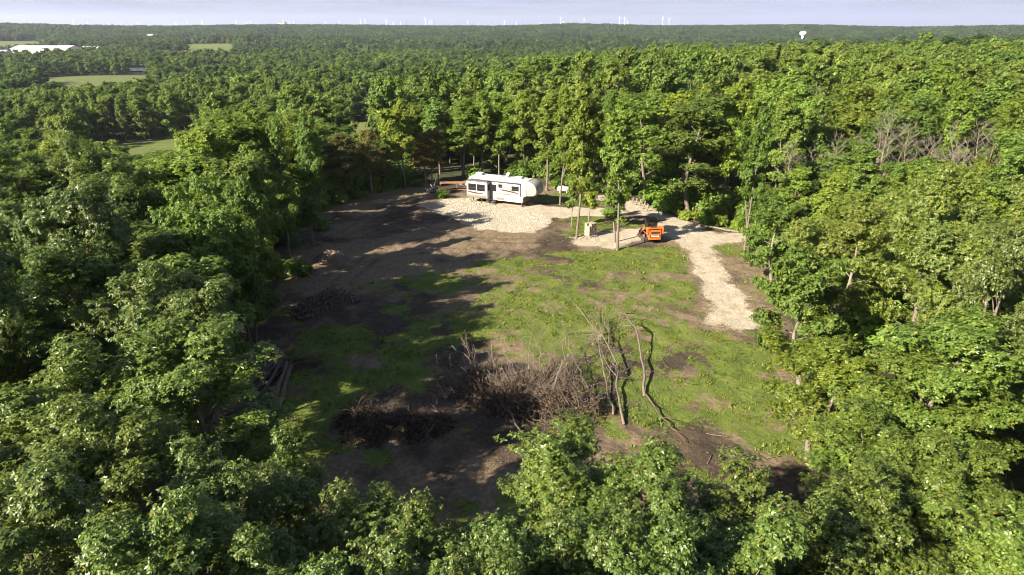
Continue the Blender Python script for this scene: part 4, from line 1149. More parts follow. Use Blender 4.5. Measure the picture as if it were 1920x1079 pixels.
window(so, SX0 + 0.30, SX0 + 1.42, 1.82, 2.66, SY)
window(so, SX0 + 1.66, SX0 + 2.78, 1.82, 2.66, SY)
sw = box('window', (SX1 + 0.002, SY + 0.17, 1.85), (SX1 + 0.03, -HW - 0.22, 2.72), M['glass'], so)
# entry door beside the slide-out
DX0 = SX1 + 0.30
door = box('door', (DX0, -HW - 0.03, 0.70), (DX0 + 0.72, -HW + 0.01, 2.80), M['rv_white'], rv, 0.008)
box('door_glass', (DX0 + 0.08, -HW - 0.045, 1.72), (DX0 + 0.64, -HW - 0.032, 2.66), M['glass'], door)
box('handle', (DX0 + 0.60, -HW - 0.075, 1.40), (DX0 + 0.66, -HW - 0.033, 1.54), M['black'], door)
for k in range(3):
    st = box('step', (DX0 + 0.02, -HW - 0.30 - 0.26 * k, 0.56 - 0.18 * k), (DX0 + 0.74, -HW - 0.06 - 0.26 * k, 0.60 - 0.18 * k), M['dark_metal'], rv)
    box('step_support', (DX0 + 0.05, -HW - 0.20 - 0.26 * k, 0.40 - 0.18 * k if k < 2 else 0.02), (DX0 + 0.09, -HW - 0.14 - 0.26 * k, 0.557 - 0.18 * k), M['dark_metal'], st)
window(rv, FB - 1.62, FB - 0.62, 2.10, 2.66, -HW, 2)
window(rv, FB - 3.6, FB - 3.1, 2.35, 2.75, -HW, 2)
# rolled awning with its two arms
AX0, AX1 = SX1 + 0.14, FB - 0.30
aw = cyl('awning_roll', (AX0, -HW - 0.14, 3.16), (AX1, -HW - 0.14, 3.14), 0.075, M['awning'], rv, seg=12)
for x in (AX0 + 0.03, AX1 - 0.03):
    box('awning_arm', (x - 0.035, -HW - 0.10, 1.05 if x < 0 else 1.30), (x + 0.035, -HW - 0.018, 3.12), M['awning'], aw)
# painted swooshes
def swoosh(name, pts, mat, y):
    bm = bmesh.new(); top = []; bot = []
    for x, z, w in pts:
        top.append(bm.verts.new((x, y, z + w / 2))); bot.append(bm.verts.new((x, y, z - w / 2)))
    for i in range(len(pts) - 1): bm.faces.new((bot[i], bot[i + 1], top[i + 1], top[i]))
    r = bmesh.ops.extrude_face_region(bm, geom=list(bm.faces))
    for v in r['geom']:
        if isinstance(v, bmesh.types.BMVert): v.co.y += 0.004
    return bm_obj(name, bm, mat, rv)
yy = -HW - 0.010
swoosh('stripe', [(DX0 + 1.0, 2.02, 0.051), (DX0 + 1.7, 2.03, 0.238), (FB - 1.9, 1.93, 0.221), (FB - 1.0, 1.78, 0.153), (FB - 0.1, 1.66, 0.068)], M['brown_decal'], yy)
swoosh('stripe', [(DX0 + 0.9, 2.55, 0.034), (DX0 + 1.5, 2.53, 0.136), (FB - 2.1, 2.26, 0.119), (FB - 1.4, 2.0, 0.102), (FB - 0.6, 1.78, 0.051)], M['tan_decal'], yy - 0.005)
swoosh('stripe', [(DX0 + 0.8, 1.52, 0.034), (DX0 + 1.3, 1.47, 0.153), (FB - 1.6, 1.50, 0.153), (FB - 0.9, 1.55, 0.034)], M['tan_decal'], yy)
swoosh('stripe', [(FB - 0.2, 2.95, 0.051), (FB + 0.2, 2.6, 0.102), (FB + 0.5, 2.1, 0.085)], M['tan_decal'], yy)
ys = SY - 0.016
swoosh('stripe', [(SX0 + 0.05, 1.60, 0.170), (SX0 + 0.8, 1.52, 0.204), (SX0 + 1.7, 1.46, 0.170), (SX0 + 2.9, 1.47, 0.051)], M['brown_decal'], ys)
swoosh('stripe', [(SX0 + 0.05, 1.36, 0.051), (SX0 + 1.0, 1.36, 0.102), (SX0 + 2.2, 1.35, 0.051)], M['tan_decal'], ys)
for x in (-2.35, -1.45):
    for s in (-1, 1):
        w = cyl('wheel', (x, s * 1.16, 0.38), (x, s * 0.90, 0.38), 0.38, M['rubber'], rv, seg=22)
        cyl('rim', (x, s * 1.175, 0.38), (x, s * 1.12, 0.38), 0.21, M['steel'], w, seg=16)
for s in (-1, 1):
    lg = box('landing_leg', (FB - 0.30, s * 1.0 - 0.06, 0.10), (FB - 0.18, s * 1.0 + 0.06, 0.52), M['dark_metal'], rv)
    box('foot_pad', (FB - 0.38, s * 1.0 - 0.14, 0.02), (FB - 0.10, s * 1.0 + 0.14, 0.10), M['timber'], lg)
    box('rear_jack', (RVX + 0.5, s * 1.0 - 0.05, 0.02), (RVX + 0.6, s * 1.0 + 0.05, 0.64), M['dark_metal'], rv)
cyl('king_pin', (NT - 0.9, 0, 1.55), (NT - 0.9, 0, 1.15), 0.14, M['black'], rv, seg=12)
for x in (-4.4, -2.9, -1.7): cyl('slide_support', (x, SY + 0.25, 0.04), (x, SY + 0.25, 0.83), 0.035, M['dark_metal'], rv, seg=6)

# ------------------------------------------------------------------ compact track loader
lx, ly = gp(1219, 452)
lyaw = R(90 + 9)                                # heading: away and to the left
ld = thing('track_loader', 'orange compact track loader with black cab parked beside the gravel drive', 'loader', (lx, ly, zg(lx, ly) + 0.02), lyaw)
ld.scale = (0.95, 0.95, 1.08)
# local x forward, y left
def track(y0, y1):
    prof = [(-0.95, 0.14), (-0.80, 0.02), (0.62, 0.02), (0.80, 0.16), (0.82, 0.42), (0.66, 0.58), (0.2, 0.60), (-0.35, 0.86), (-0.62, 0.92), (-0.86, 0.80), (-1.02, 0.40)]
    t = prism('track', prof, y0, y1, M['rubber'], ld, 0.03)
    ym = y1 if y1 > 0 else y0; o_ = 0.012 if y1 > 0 else -0.012
    for x in (-0.62, -0.25, 0.1, 0.45): cyl('roller', (x, ym - o_, 0.22), (x, ym + o_ * 2, 0.22), 0.13, M['dark_metal'], t, seg=12)
    cyl('sprocket', (-0.58, ym - o_, 0.66), (-0.58, ym + o_ * 2.4, 0.66), 0.20, M['orange'], t, seg=12)
    for k in range(15):
        x = -0.8 + k * 0.1; box('tread_lug', (x, y0 - 0.004, 0.0), (x + 0.045, y1 + 0.004, 0.03), M['rubber'], t)
track(0.56, 0.98); track(-0.98, -0.56)
prism('chassis', [(-1.18, 0.40), (-1.18, 1.0), (0.85, 0.95), (1.0, 0.55), (0.7, 0.32), (-0.9, 0.32)], -0.55, 0.55, M['dark_metal'], ld, 0.03)
prism('engine_cover', [(-1.42, 0.42), (-1.44, 1.42), (-1.25, 1.62), (-0.55, 1.66), (-0.55, 0.9), (-1.0, 0.85)], -0.78, 0.78, M['orange'], ld, 0.05)
rd = prism('rear_door', [(-1.50, 0.46), (-1.52, 1.36), (-1.44, 1.36), (-1.41, 0.46)], -0.70, 0.70, M['orange'], ld, 0.02)
bd = box('badge_band', (-1.535, -0.60, 0.74), (-1.49, 0.60, 0.99), M['black'], rd)
box('rear_screen', (-1.537, -0.52, 1.12), (-1.49, 0.52, 1.33), M['black'], rd)
fc = bpy.data.curves.new('lettering', 'FONT'); fc.body = 'Kubota'; fc.size = 0.27; fc.align_x = 'CENTER'; fc.align_y = 'CENTER'; fc.extrude = 0.006; fc.offset = 0.012; fc.space_character = 1.05
fc.materials.append(M['white_paint'])
_to = bpy.data.objects.new('lettering_curve', fc); COL.objects.link(_to)
_tm = bpy.data.meshes.new_from_object(_to, depsgraph=bpy.context.evaluated_depsgraph_get()); bpy.data.objects.remove(_to)
ft = new_obj('lettering', _tm, bd); ft.rotation_euler = (R(90), 0, R(-90)); ft.location = (-1.545, 0, 0.865); ft.scale = (1.2, 0.95, 1)
prism('rear_grille', [(-1.45, 1.40), (-1.30, 1.585), (-1.26, 1.57), (-1.40, 1.38)], -0.42, 0.42, M['black'], ld)
box('top_hatch', (-1.20, -0.42, 1.645), (-0.62, 0.42, 1.675), M['black'], ld)
for s in (-1, 1):
    box('tail_light', (-1.47, s * 0.66 - 0.06, 1.42), (-1.42, s * 0.66 + 0.06, 1.54), M['red_lens'], ld)
    arm = prism('lift_arm', [(-1.50, 1.05), (-1.52, 1.72), (-1.36, 1.80), (-0.3, 1.62), (0.75, 1.02), (1.15, 0.45), (1.32, 0.45), (1.35, 0.25), (1.15, 0.22), (0.62, 0.80), (-0.4, 1.38), (-1.22, 1.50), (-1.24, 1.05)],
                s * 0.92 - 0.08, s * 0.92 + 0.08, M['orange'], ld, 0.015)
    cyl('hydraulic_ram', (-0.9, s * 0.84, 0.95), (0.45, s * 0.84, 1.02), 0.05, M['steel'], arm, seg=8)
box('arm_cross_bar', (-1.50, -0.90, 1.60), (-1.38, 0.90, 1.74), M['orange'], ld, 0.02)
# cab: roof, posts and dark panes
cabm = prism('cab', [(-0.58, 0.95), (-0.52, 2.22), (-0.34, 2.32), (0.62, 2.32), (0.78, 1.0)], -0.50, 0.50, M['glass'], ld, 0.02)
box('cab_roof', (-0.66, -0.60, 2.31), (0.72, 0.60, 2.40), M['black'], cabm, 0.03)
for s in (-1, 1):
    for x0, x1 in ((-0.56, -0.50), (0.70, 0.64)):
        bm = bmesh.new(); bm_cyl(bm, (x0, s * 0.52, 0.95), (x1, s * 0.52, 2.32), 0.05, None, 6); bm_obj('cab_post', bm, M['black'], cabm)
    box('cab_sill', (-0.56, s * 0.52 - 0.03, 1.28), (0.70, s * 0.52 + 0.03, 1.36), M['black'], cabm)
bk = prism('grapple_bucket', [(1.25, 0.12), (1.28, 0.75), (1.40, 0.82), (1.55, 0.45), (2.05, 0.10), (2.1, 0.04), (1.3, 0.04)], -0.98, 0.98, M['dark_metal'], ld, 0.015)
for y in (-0.55, 0.55):
    prism('grapple_claw', [(1.36, 0.80), (1.55, 1.02), (1.95, 0.85), (2.12, 0.35), (2.0, 0.38), (1.86, 0.70), (1.58, 0.86), (1.46, 0.76)], y - 0.07, y + 0.07, M['black'], bk)
cyl('work_light', (1.33, 0.99, 0.62), (1.33, 1.02, 0.62), 0.10, M['white_paint'], bk, seg=12)

# ------------------------------------------------------------------ stack of pale hollow blocks on a pallet
bx_, by_ = gp(1107, 444)
stk = thing('block_stack', 'stack of pale hollow blocks on a pallet at the foot of the forked tree', 'block stack', (bx_, by_, zg(bx_, by_) + 0.01), R(-56))
stk.scale = (1.25, 1.25, 1.2)
bw, bh, bdp = 0.225, 0.235, 0.36
def hollow_block():
    bm = bmesh.new()
    w, h, d, t = bw / 2 - 0.006, bh / 2 - 0.004, bdp / 2 - 0.004, 0.026
    # long axis is x, hollow seen from +x
    outer = [(-w, -h), (w, -h), (w, h), (-w, h)]; inner = [(-w + t, -h + t), (w - t, -h + t), (w - t, h - t), (-w + t, h - t)]
    vo = [[bm.verts.new((s * d, y, z)) for y, z in outer] for s in (-1, 1)]
    vi = [[bm.verts.new((s * d, y, z)) for y, z in inner] for s in (-1, 1)]
    for k in range(4):
        n_ = (k + 1) % 4
        bm.faces.new((vo[0][k], vo[0][n_], vo[1][n_], vo[1][k]))
        bm.faces.new((vi[0][k], vi[1][k], vi[1][n_], vi[0][n_]))
        for s in (0, 1): bm.faces.new((vo[s][k], vo[s][n_], vi[s][n_], vi[s][k]))
    bmesh.ops.recalc_face_normals(bm, faces=bm.faces)
    me = bpy.data.meshes.new('block'); bm.to_mesh(me); bm.free(); me.materials.append(M['block']); return me
hbm = hollow_block()
for i in range(2):
    for j in range(4):
        for k in range(5):
            if k == 4 and i == 1 and j == 0: continue
            o = new_obj('block', hbm, stk)
            o.location = ((i - 0.5) * bdp + random.Random(i * 40 + j * 7 + k).uniform(-0.012, 0.012), (j - 1.5) * bw, 0.14 + bh / 2 + k * bh)
for k in range(5): box('pallet_slat', (-0.44, -0.46 + k * 0.2, 0.105), (0.44, -0.34 + k * 0.2, 0.132), M['grey_timber'], stk)
for x in (-0.40, 0.0, 0.40): box('pallet_runner', (x - 0.04, -0.46, 0.0), (x + 0.04, 0.46, 0.103), M['grey_timber'], stk)

# ------------------------------------------------------------------ things behind the trailer
px0 = gp(1056, 362)
tank = thing('propane_tank', 'white horizontal propane tank lying behind the tall slender tree', 'tank', (px0[0], px0[1], zg(*px0)), R(-8))
tank.scale = (0.82, 0.82, 0.82)
bm = bmesh.new()
prof = [(-1.15, 0.0), (-1.12, 0.16), (-1.02, 0.31), (-0.85, 0.42), (-0.7, 0.45), (0.7, 0.45), (0.85, 0.42), (1.02, 0.31), (1.12, 0.16), (1.15, 0.0)]
rings = [[bm.verts.new((x, r * math.cos(a), 0.72 + r * math.sin(a))) for a in np.linspace(0, 2 * math.pi, 20, endpoint=False)] for x, r in prof[1:-1]]
for i in range(len(rings) - 1):
    for j in range(20): bm.faces.new((rings[i][j], rings[i + 1][j], rings[i + 1][(j + 1) % 20], rings[i][(j + 1) % 20]))
bm.faces.new(rings[0]); bm.faces.new(rings[-1][::-1])
bm_obj('tank_shell', bm, M['white_paint'], tank, True)
cyl('valve_dome', (0, 0, 1.16), (0, 0, 1.32), 0.14, M['white_paint'], tank, seg=14)
for x in (-0.6, 0.6): box('saddle', (x - 0.08, -0.3, 0.0), (x + 0.08, 0.3, 0.36), M['stone'], tank)

p0 = gp(825, 358); p1 = gp(882, 357)
fr_len = math.hypot(p1[0] - p0[0], p1[1] - p0[1]); fr_yaw = math.atan2(p1[1] - p0[1], p1[0] - p0[0])
tf = thing('timber_trestle', 'long low brown timber trestle with top beam left of the trailer', 'frame', (p0[0], p0[1], zg(*p0)), fr_yaw)
box('top_beam', (0, -0.28, 1.12), (fr_len, -0.20, 1.27), M['timber'], tf, 0.01)
box('top_beam', (0, 0.42, 1.12), (fr_len, 0.50, 1.27), M['timber'], tf, 0.01)
for k in range(4): box('top_plank', (0.02, -0.19 + k * 0.155, 1.272), (fr_len - 0.02, -0.045 + k * 0.155, 1.30), M['timber'], tf)
for x in (0.06, fr_len * 0.56, fr_len - 0.08):
    for y in (-0.15, 0.40): box('post', (x - 0.05, y - 0.05, 0.0), (x + 0.05, y + 0.05, 1.119), M['timber'], tf, 0.008)
box('lower_plank', (fr_len * 0.3, -0.26, 0.16), (fr_len - 0.1, -0.21, 0.28), M['timber'], tf)

mx, my = gp(811, 361)
mw = thing('ride_on_mower', 'dark ride-on mower with roll bar parked left of the timber trestle', 'mower', (mx, my, zg(mx, my) + 0.01), R(205))
prism('mower_body', [(-0.75, 0.35), (-0.75, 0.72), (-0.3, 0.78), (0.0, 0.55), (0.55, 0.48), (0.6, 0.35)], -0.34, 0.34, M['black'], mw, 0.03)
st = prism('seat', [(-0.30, 0.78), (-0.26, 0.90), (0.12, 0.88), (0.14, 0.78)], -0.24, 0.24, M['black'], mw, 0.03)
prism('seat_back', [(-0.36, 0.86), (-0.48, 1.32), (-0.38, 1.34), (-0.24, 0.90)], -0.24, 0.24, M['black'], st, 0.03)
for s in (-1, 1):
    w = cyl('rear_wheel', (-0.5, s * 0.62, 0.32), (-0.5, s * 0.36, 0.32), 0.32, M['rubber'], mw, seg=18)
    cyl('rim', (-0.5, s * 0.63, 0.32), (-0.5, s * 0.6, 0.32), 0.16, M['steel'], w, seg=12)
    w = cyl('caster_wheel', (0.95, s * 0.44, 0.16), (0.95, s * 0.32, 0.16), 0.16, M['rubber'], mw, seg=14)
    cyl('caster_fork', (0.93, s * 0.38, 0.34), (0.93, s * 0.38, 0.5), 0.03, M['steel'], w, seg=8)
    box('frame_rail', (0.3, s * 0.38 - 0.03, 0.40), (0.98, s * 0.38 + 0.03, 0.46), M['steel'], mw)
    cyl('roll_bar_post', (-0.62, s * 0.38, 0.6), (-0.66, s * 0.38, 1.85), 0.035, M['black'], mw, seg=8)
    cyl('control_lever', (0.12, s * 0.32, 0.6), (0.2, s * 0.18, 1.12), 0.02, M['steel'], mw, seg=6)
cyl('roll_bar_top', (-0.66, -0.38, 1.84), (-0.66, 0.38, 1.84), 0.036, M['black'], mw, seg=8)
prism('mower_deck', [(-0.1, 0.10), (-0.1, 0.24), (0.05, 0.30), (0.7, 0.30), (0.82, 0.22), (0.82, 0.10)], -0.68, 0.68, M['dark_metal'], mw, 0.03)

cx_, cy_ = gp(823, 357)
can = thing('water_drum', 'small white drum at the left end of the timber trestle', 'drum', (cx_ - 0.1, cy_ - 0.75, zg(cx_, cy_) - 0.02))
cyl('drum_shell', (0, 0, 0), (0, 0, 0.78), 0.27, M['white_paint'], can, seg=18)
cyl('lid', (0, 0, 0.78), (0, 0, 0.83), 0.24, M['white_paint'], can, seg=18)
for px_, py_, yaw_, lab in ((864, 357, 20, 'grey folding chair at the timber trestle further from the trailer'), (874, 357, -10, 'grey folding chair at the timber trestle closest to the trailer')):
    cx_, cy_ = gp(px_, py_)
    ch = thing('folding_chair', lab, 'chair', (cx_, cy_ + 0.95, zg(cx_, cy_)), R(yaw_))
    box('seat', (-0.24, -0.22, 0.42), (0.24, 0.22, 0.46), M['grey_decal'], ch)
    box('backrest', (-0.24, 0.22, 0.46), (0.24, 0.26, 0.95), M['grey_decal'], ch)
    for x in (-0.22, 0.22):
        for y in (-0.2, 0.2): cyl('leg', (x, y, 0), (x, y * 0.9, 0.42), 0.015, M['steel'], ch, seg=6)

# ------------------------------------------------------------------ edging, posts, stump, mound
def log_mesh(g, a, b2, r, rg, sides=8):
    t = np.linspace(0, 1, 5)[:, None]; a = np.asarray(a, float); b2 = np.asarray(b2, float)
    p = a * (1 - t) + b2 * t; p[1:-1] += rg.normal(size=(3, 3)) * r * 0.25
    g.tube(p, r * (1 + 0.08 * rg.normal(size=5)), sides, cap=True)
def log_obj(name, a, b2, r, parent, rg, mats=('log_bark', 'cut_wood'), sides=8):
    g = Geo(); log_mesh(g, a, b2, r, rg, sides); V, F = g.arrays()
    mi = np.r_[np.zeros(len(F) - 2 * sides), np.ones(2 * sides)]
    me = mesh_np(name, V, F, [M[m_] for m_ in mats], mi)
    return new_obj(name, me, parent)
rgl = RG(900)
ed = thing('timber_edging', 'row of pale edging timbers along the green planting bed by the drive', 'edging', at(1350, 433))
pts_e = [at(1308, 422, 0.10), at(1335, 428, 0.10), at(1362, 434, 0.10), at(1388, 437, 0.10)]
e0 = np.array(ed.location)
for a_, b_ in zip(pts_e[:-1], pts_e[1:]):
    log_obj('edging_timber', np.array(a_) - e0, np.array(b_) - e0, 0.10, ed, rgl, ('bark_light', 'grey_timber'), 8)
for k, (x_, y_, h_, lean_) in enumerate([(1186, 381, 0.8, 0.1), (1192, 384, 0.9, 0.15), (1199, 387, 1.0, 0.2), (1206, 391, 1.0, 0.25), (1212, 396, 0.9, 0.2)]):
    q = at(x_, y_)
    po = log_obj('wooden_post', (0, 0, -0.05), (lean_, 0.05, h_), 0.10, None, rgl, ('bark_light', 'grey_timber'))
    po.location = q
    tag(po, 'short leaning grey post by the track, ' + ('first', 'second', 'third', 'fourth', 'fifth')[k] + ' from the propane tank', 'post', 'leaning posts along the track')
stp = log_obj('tree_stump', (0, 0, -0.1), (0.05, 0, 1.5), 0.42, None, rgl, ('bark_light', 'grey_timber'), 14); stp.location = at(1308, 403)
tag(stp, 'thick grey tree stump at the foot of the forked oak', 'stump')

def mound(name, px_, py_, rx, ry, hh, mat, label, cat, seed, yaw=0.0):
    x0, y0 = gp(px_, py_); rg = RG(seed)
    n = 34; u = np.linspace(-1.15, 1.15, n); X, Y = np.meshgrid(u, u)
    Rr = np.hypot(X, Y); Z = hh * np.clip(1 - Rr ** 1.6, -0.06, 1) * (0.8 + 0.4 * vnoise(X * 3 + seed, Y * 3, 1, seed, 2)) + 0.07 * (vnoise(X * 14, Y * 14, 1, seed + 1, 2) - 0.5)
    V = np.stack([X * rx, Y * ry, Z - 0.03], -1).reshape(-1, 3)
    i = (np.arange(n - 1)[:, None] * n + np.arange(n - 1)[None]).ravel()
    F = np.stack([i, i + 1, i + n + 1, i + n], -1)
    o = thing(name, label, cat, (x0, y0, zg(x0, y0)), yaw)
    new_obj('heap', mesh_np('heap', V, F, [M[mat]]), o)
    g = Geo(); k = 700
    a = rg.uniform(0, 6.28, k); r_ = np.sqrt(rg.uniform(0, 1, k)); hz = hh * np.clip(1 - r_ ** 1.6, 0, 1) * 0.98 + 0.03
    P = np.stack([np.cos(a) * r_ * rx, np.sin(a) * r_ * ry, hz], -1)
    leaves(g, P, rg.normal(size=(k, 3)) + np.array([0, 0, 1]), 2, 0.17, 0.035, rg, 0.1)
    V, F = g.arrays(); c_ = new_obj('chips', mesh_np('chips', V, F, [M['chips']]), o); c_['kind'] = 'stuff'
    return o
mound('chip_mound', 622, 489, 1.9, 1.5, 1.15, 'chips', 'brown mound of wood chips on the left dirt slope', 'mound', 41)

# ------------------------------------------------------------------ firewood heap: split logs tipped into a long pile
fa, fb = gp(560, 590), gp(650, 560)
fw = thing('firewood_heap', 'long heap of split firewood lying in the shade below the chip mound', 'log pile', ((fa[0] + fb[0]) / 2, (fa[1] + fb[1]) / 2, zg((fa[0] + fb[0]) / 2, (fa[1] + fb[1]) / 2)), math.atan2(fb[1] - fa[1], fb[0] - fa[0]))
rgp = RG(910)
logs = []
for q in range(8):
    g = Geo(); a_ = np.array([-rgp.uniform(0.26, 0.42), 0, 0]); r_ = rgp.uniform(0.05, 0.085)
    log_mesh(g, a_, -a_, r_, rgp, 6); V, F = g.arrays()
    logs.append(mesh_np('log', V, F, [M['log_bark'], M['cut_wood']], np.r_[np.zeros(len(F) - 12), np.ones(12)]))
flen = math.hypot(fb[0] - fa[0], fb[1] - fa[1]) / 2 + 0.5
for k in range(290):
    u = rgp.uniform(-1, 1); v = rgp.uniform(-1, 1)
    prof_ = (1.35 if u > 0 else 1.35 + 0.45 * u) * (1 - abs(u) ** 3) * (1 - v * v)
    o = new_obj('log', logs[rgp.integers(0, 8)], fw)
    o.location = (u * flen, v * 1.35, max(0.06, prof_ - rgp.uniform(0, 0.25)))
    o.rotation_euler = (rgp.uniform(0, 6.28), rgp.normal() * 0.3, rgp.normal() * 0.7 + 0.5)
g = Geo()                                        # the core of the heap below the logs that show
n = 20; U, Vv = np.meshgrid(np.linspace(-1, 1, n), np.linspace(-1, 1, n))
Zc = np.where(U > 0, 1.35, 1.35 + 0.45 * U) * (1 - np.abs(U) ** 3) * (1 - Vv ** 2) * 0.86 - 0.12
V = np.stack([U * flen, Vv * 1.35, Zc], -1).reshape(-1, 3); i = (np.arange(n - 1)[:, None] * n + np.arange(n - 1)[None]).ravel()
o = new_obj('heap_core', mesh_np('heap_core', V, np.stack([i, i + 1, i + n + 1, i + n], -1), [M['log_bark']]), fw); o['kind'] = 'stuff'

# long logs dragged together under the left trees
LL = [((452, 742), (512, 682), 0.14, 'long dark log outermost to the left of the dragged logs'), ((470, 748), (522, 684), 0.17, 'long dark log second from the left of the dragged logs'),
      ((490, 752), (530, 684), 0.13, 'long dark log third from the left of the dragged logs'), ((508, 775), (538, 686), 0.19, 'thick long log with lighter bark, second from the right of the dragged logs'),
      ((522, 772), (546, 690), 0.18, 'long log outermost to the right of the dragged logs, beside the grass'), ((460, 720), (530, 694), 0.12, 'thin log lying across the tops of the dragged logs'),
      ((440, 730), (500, 690), 0.10, 'thin crooked pole lying beyond the left end of the dragged logs'), ((480, 735), (555, 676), 0.09, 'thin pole slanting across the dragged logs towards the sticks')]
for k, (a_, b_, r_, lab) in enumerate(LL):
    A_ = np.array(at(*a_)); B_ = np.array(at(*b_)); A_[2] += r_ + (0.28 if k in (2, 5) else 0.0); B_[2] += r_ + (0.30 if k in (2, 5) else 0.05)
    o = log_obj('long_log', np.zeros(3), B_ - A_, r_, None, rgl, ('bark_brown' if k in (3, 4) else 'log_bark', 'log_bark'), 9); o.location = A_
    tag(o, lab, 'log', 'long logs dragged together')

# ------------------------------------------------------------------ brush: bare limbs, twigs and dead leaves
def limb(g, a, d, ln, r, rg, depth, sides=5, curl=0.35, kids=4, upb=0.25):
    n = 6; t = np.linspace(0, 1, n)[:, None]
    d = unit(np.asarray(d, float)); s = unit(np.cross(d, rg.normal(size=3)))
    p = np.asarray(a, float) + ln * (t * d + t ** 2 * s * rg.uniform(-curl, curl)) + ln * 0.03 * np.cumsum(rg.normal(size=(n, 3)), 0) * (t > 0)
    p[:, 2] = np.maximum(p[:, 2], 0.02)
    g.tube(p, np.maximum(r * (1 - 0.82 * t[:, 0]), 0.009), sides)
    if depth > 0:
        for _ in range(kids):
            i = rg.integers(1, n); d2 = unit(d + rg.normal(size=3) * 0.55 + np.array([0, 0, upb]))
            limb(g, p[i], d2, ln * rg.uniform(0.35, 0.6), r * (1 - 0.82 * i / n) * 0.7, rg, depth - 1, 4 if depth > 1 else 3, curl, kids, upb)

def brush_heap(name, px_, py_, rx, ry, hh, n_twig, n_leaf, label, seed, twigmat, yaw=0.0, fan=None, leafmat='leaf_dead', lobes=6, big=10):
    x0, y0 = gp(px_, py_); rg = RG(seed)
    o = thing(name, label, 'brush pile', (x0, y0, zg(x0, y0)), yaw)
    ctr = [(rg.uniform(-0.8, 0.8) * rx, rg.uniform(-0.7, 0.7) * ry, rg.uniform(0.3, 0.62) * min(rx, 2.6 * ry), rg.uniform(0.45, 1.0) * hh, rg.uniform(0, 6.28)) for _ in range(lobes)]
    def spot():
        cx0, cy0, rad, ht, az0 = ctr[rg.integers(0, lobes)]
        a = rg.uniform(0, 6.28); r_ = rg.uniform(0, 1) ** 0.6
        return np.array([cx0 + math.cos(a) * r_ * rad, cy0 + math.sin(a) * r_ * rad * 0.8, max(0.04, ht * (1 - r_ ** 1.5) * rg.uniform(0.1, 1.0))]), a, az0
    g = Geo()
    for k in range(n_twig):
        p, a, az0 = spot()
        d = np.array([math.cos(az0), math.sin(az0), 0.05]) * rg.choice([-1, 1]) * 0.9 + rg.normal(size=3) * np.array([0.7, 0.7, 0.35]) + np.array([0, 0, 0.12])
        if fan is not None: d = d * 0.75 + np.array(fan) * rg.uniform(0, 1)
        limb(g, p, d, rg.uniform(0.5, 1.9), rg.uniform(0.010, 0.032), rg, 1, 3, 0.35, 3, 0.1)
    V, F = g.arrays(); tw = new_obj('twigs', mesh_np('twigs', V, F, [M[twigmat]]), o); tw['kind'] = 'stuff'
    for k in range(big):
        g = Geo(); p, a, az0 = spot()
        d = rg.normal(size=3) * np.array([0.8, 0.8, 0.15]) + (np.array(fan) * 1.1 if fan is not None else 0)
        limb(g, p, d, rg.uniform(0.55, 1.0) * min(3.2, 1.0 * rx), rg.uniform(0.03, 0.07), rg, 2, 6, 0.25, 3, 0.08)
        V, F = g.arrays(); new_obj('branch', mesh_np('branch', V, F, [M['bark_dead' if k % 2 else twigmat]], smooth_shade=True), o)
    if n_leaf:
        P = np.array([spot()[0] for _ in range(n_leaf)])
        cg = Geo(); leaves(cg, P, rg.normal(size=(n_leaf, 3)), 5, 0.17, 0.04, rg, 0.6)
        V, F = cg.arrays(); lf = new_obj('dead_leaves', mesh_np('dead_leaves', V, F, [M[leafmat]]), o); lf['kind'] = 'stuff'
    return o
brush_heap('brush_heap', 985, 752, 4.3, 3.9, 3.0, 900, 3400, 'large heap of brown brush and bare branches in the middle of the clearing', 920, 'twig', fan=(-0.3, 0.6, 0.85), lobes=9, big=22)
brush_heap('leafy_brush_heap', 745, 805, 3.7, 1.4, 1.0, 200, 1700, 'low dark heap of dead leafy boughs in the shaded ground', 921, 'bark_brown', lobes=8, big=5)
brush_heap('stick_heap', 563, 680, 1.6, 0.8, 0.7, 60, 120, 'small heap of dark sticks at the far end of the long logs', 922, 'bark_brown', fan=(0.5, -0.4, 0.1))
brush_heap('back_brush_heap', 1345, 409, 3.0, 0.9, 0.7, 60, 300, 'low brown brush heap behind the green planting bed', 923, 'twig')

# ------------------------------------------------------------------ felled small trees lying beside the heap
def felled(label, path, r, seed, kids, depth=2, mat='bark_dead', klen=0.22, name='felled_tree'):
    rg = RG(seed)
    P = np.array([at(x, y, dz) for x, y, dz in path]); o = thing(name, label, 'felled tree', tuple(P[0])); P = P - P[0]
    tt = np.linspace(0, 1, 14); seg = np.linspace(0, 1, len(P))
    Q = np.stack([np.interp(tt, seg, P[:, c_]) for c_ in range(3)], -1); Q += rg.normal(size=Q.shape) * 0.075
    g = Geo(); g.tube(Q, r * (1 - 0.8 * tt), 8, cap=True); V, F = g.arrays()
    mi = np.zeros(len(F)); mi[-16:-8] = 1
    new_obj('trunk', mesh_np('trunk', V, F, [M[mat], M['cut_wood']], mi), o)
    ln = np.linalg.norm(Q[-1] - Q[0])
    for k in range(kids):
        i = int(rg.integers(4, 13)); d = unit(Q[min(i + 1, 13)] - Q[i - 1]) + rg.normal(size=3) * 0.45 + np.array([0, 0, 0.0])
        g = Geo(); limb(g, Q[i], d, ln * klen * rg.uniform(0.5, 1.1), r * 0.45, rg, depth, 5, 0.3, 3, 0.05)
        V, F = g.arrays(); new_obj('branch', mesh_np('branch', V, F, [M[mat]], smooth_shade=True), o)
    return o
felled('felled bare tree with orange cut end right of the brush heap', [(1170, 796, 0.15), (1156, 742, 0.4), (1158, 700, 0.7), (1130, 655, 1.0), (1098, 622, 1.2), (1076, 606, 1.0)], 0.09, 931, 13, mat='bark')
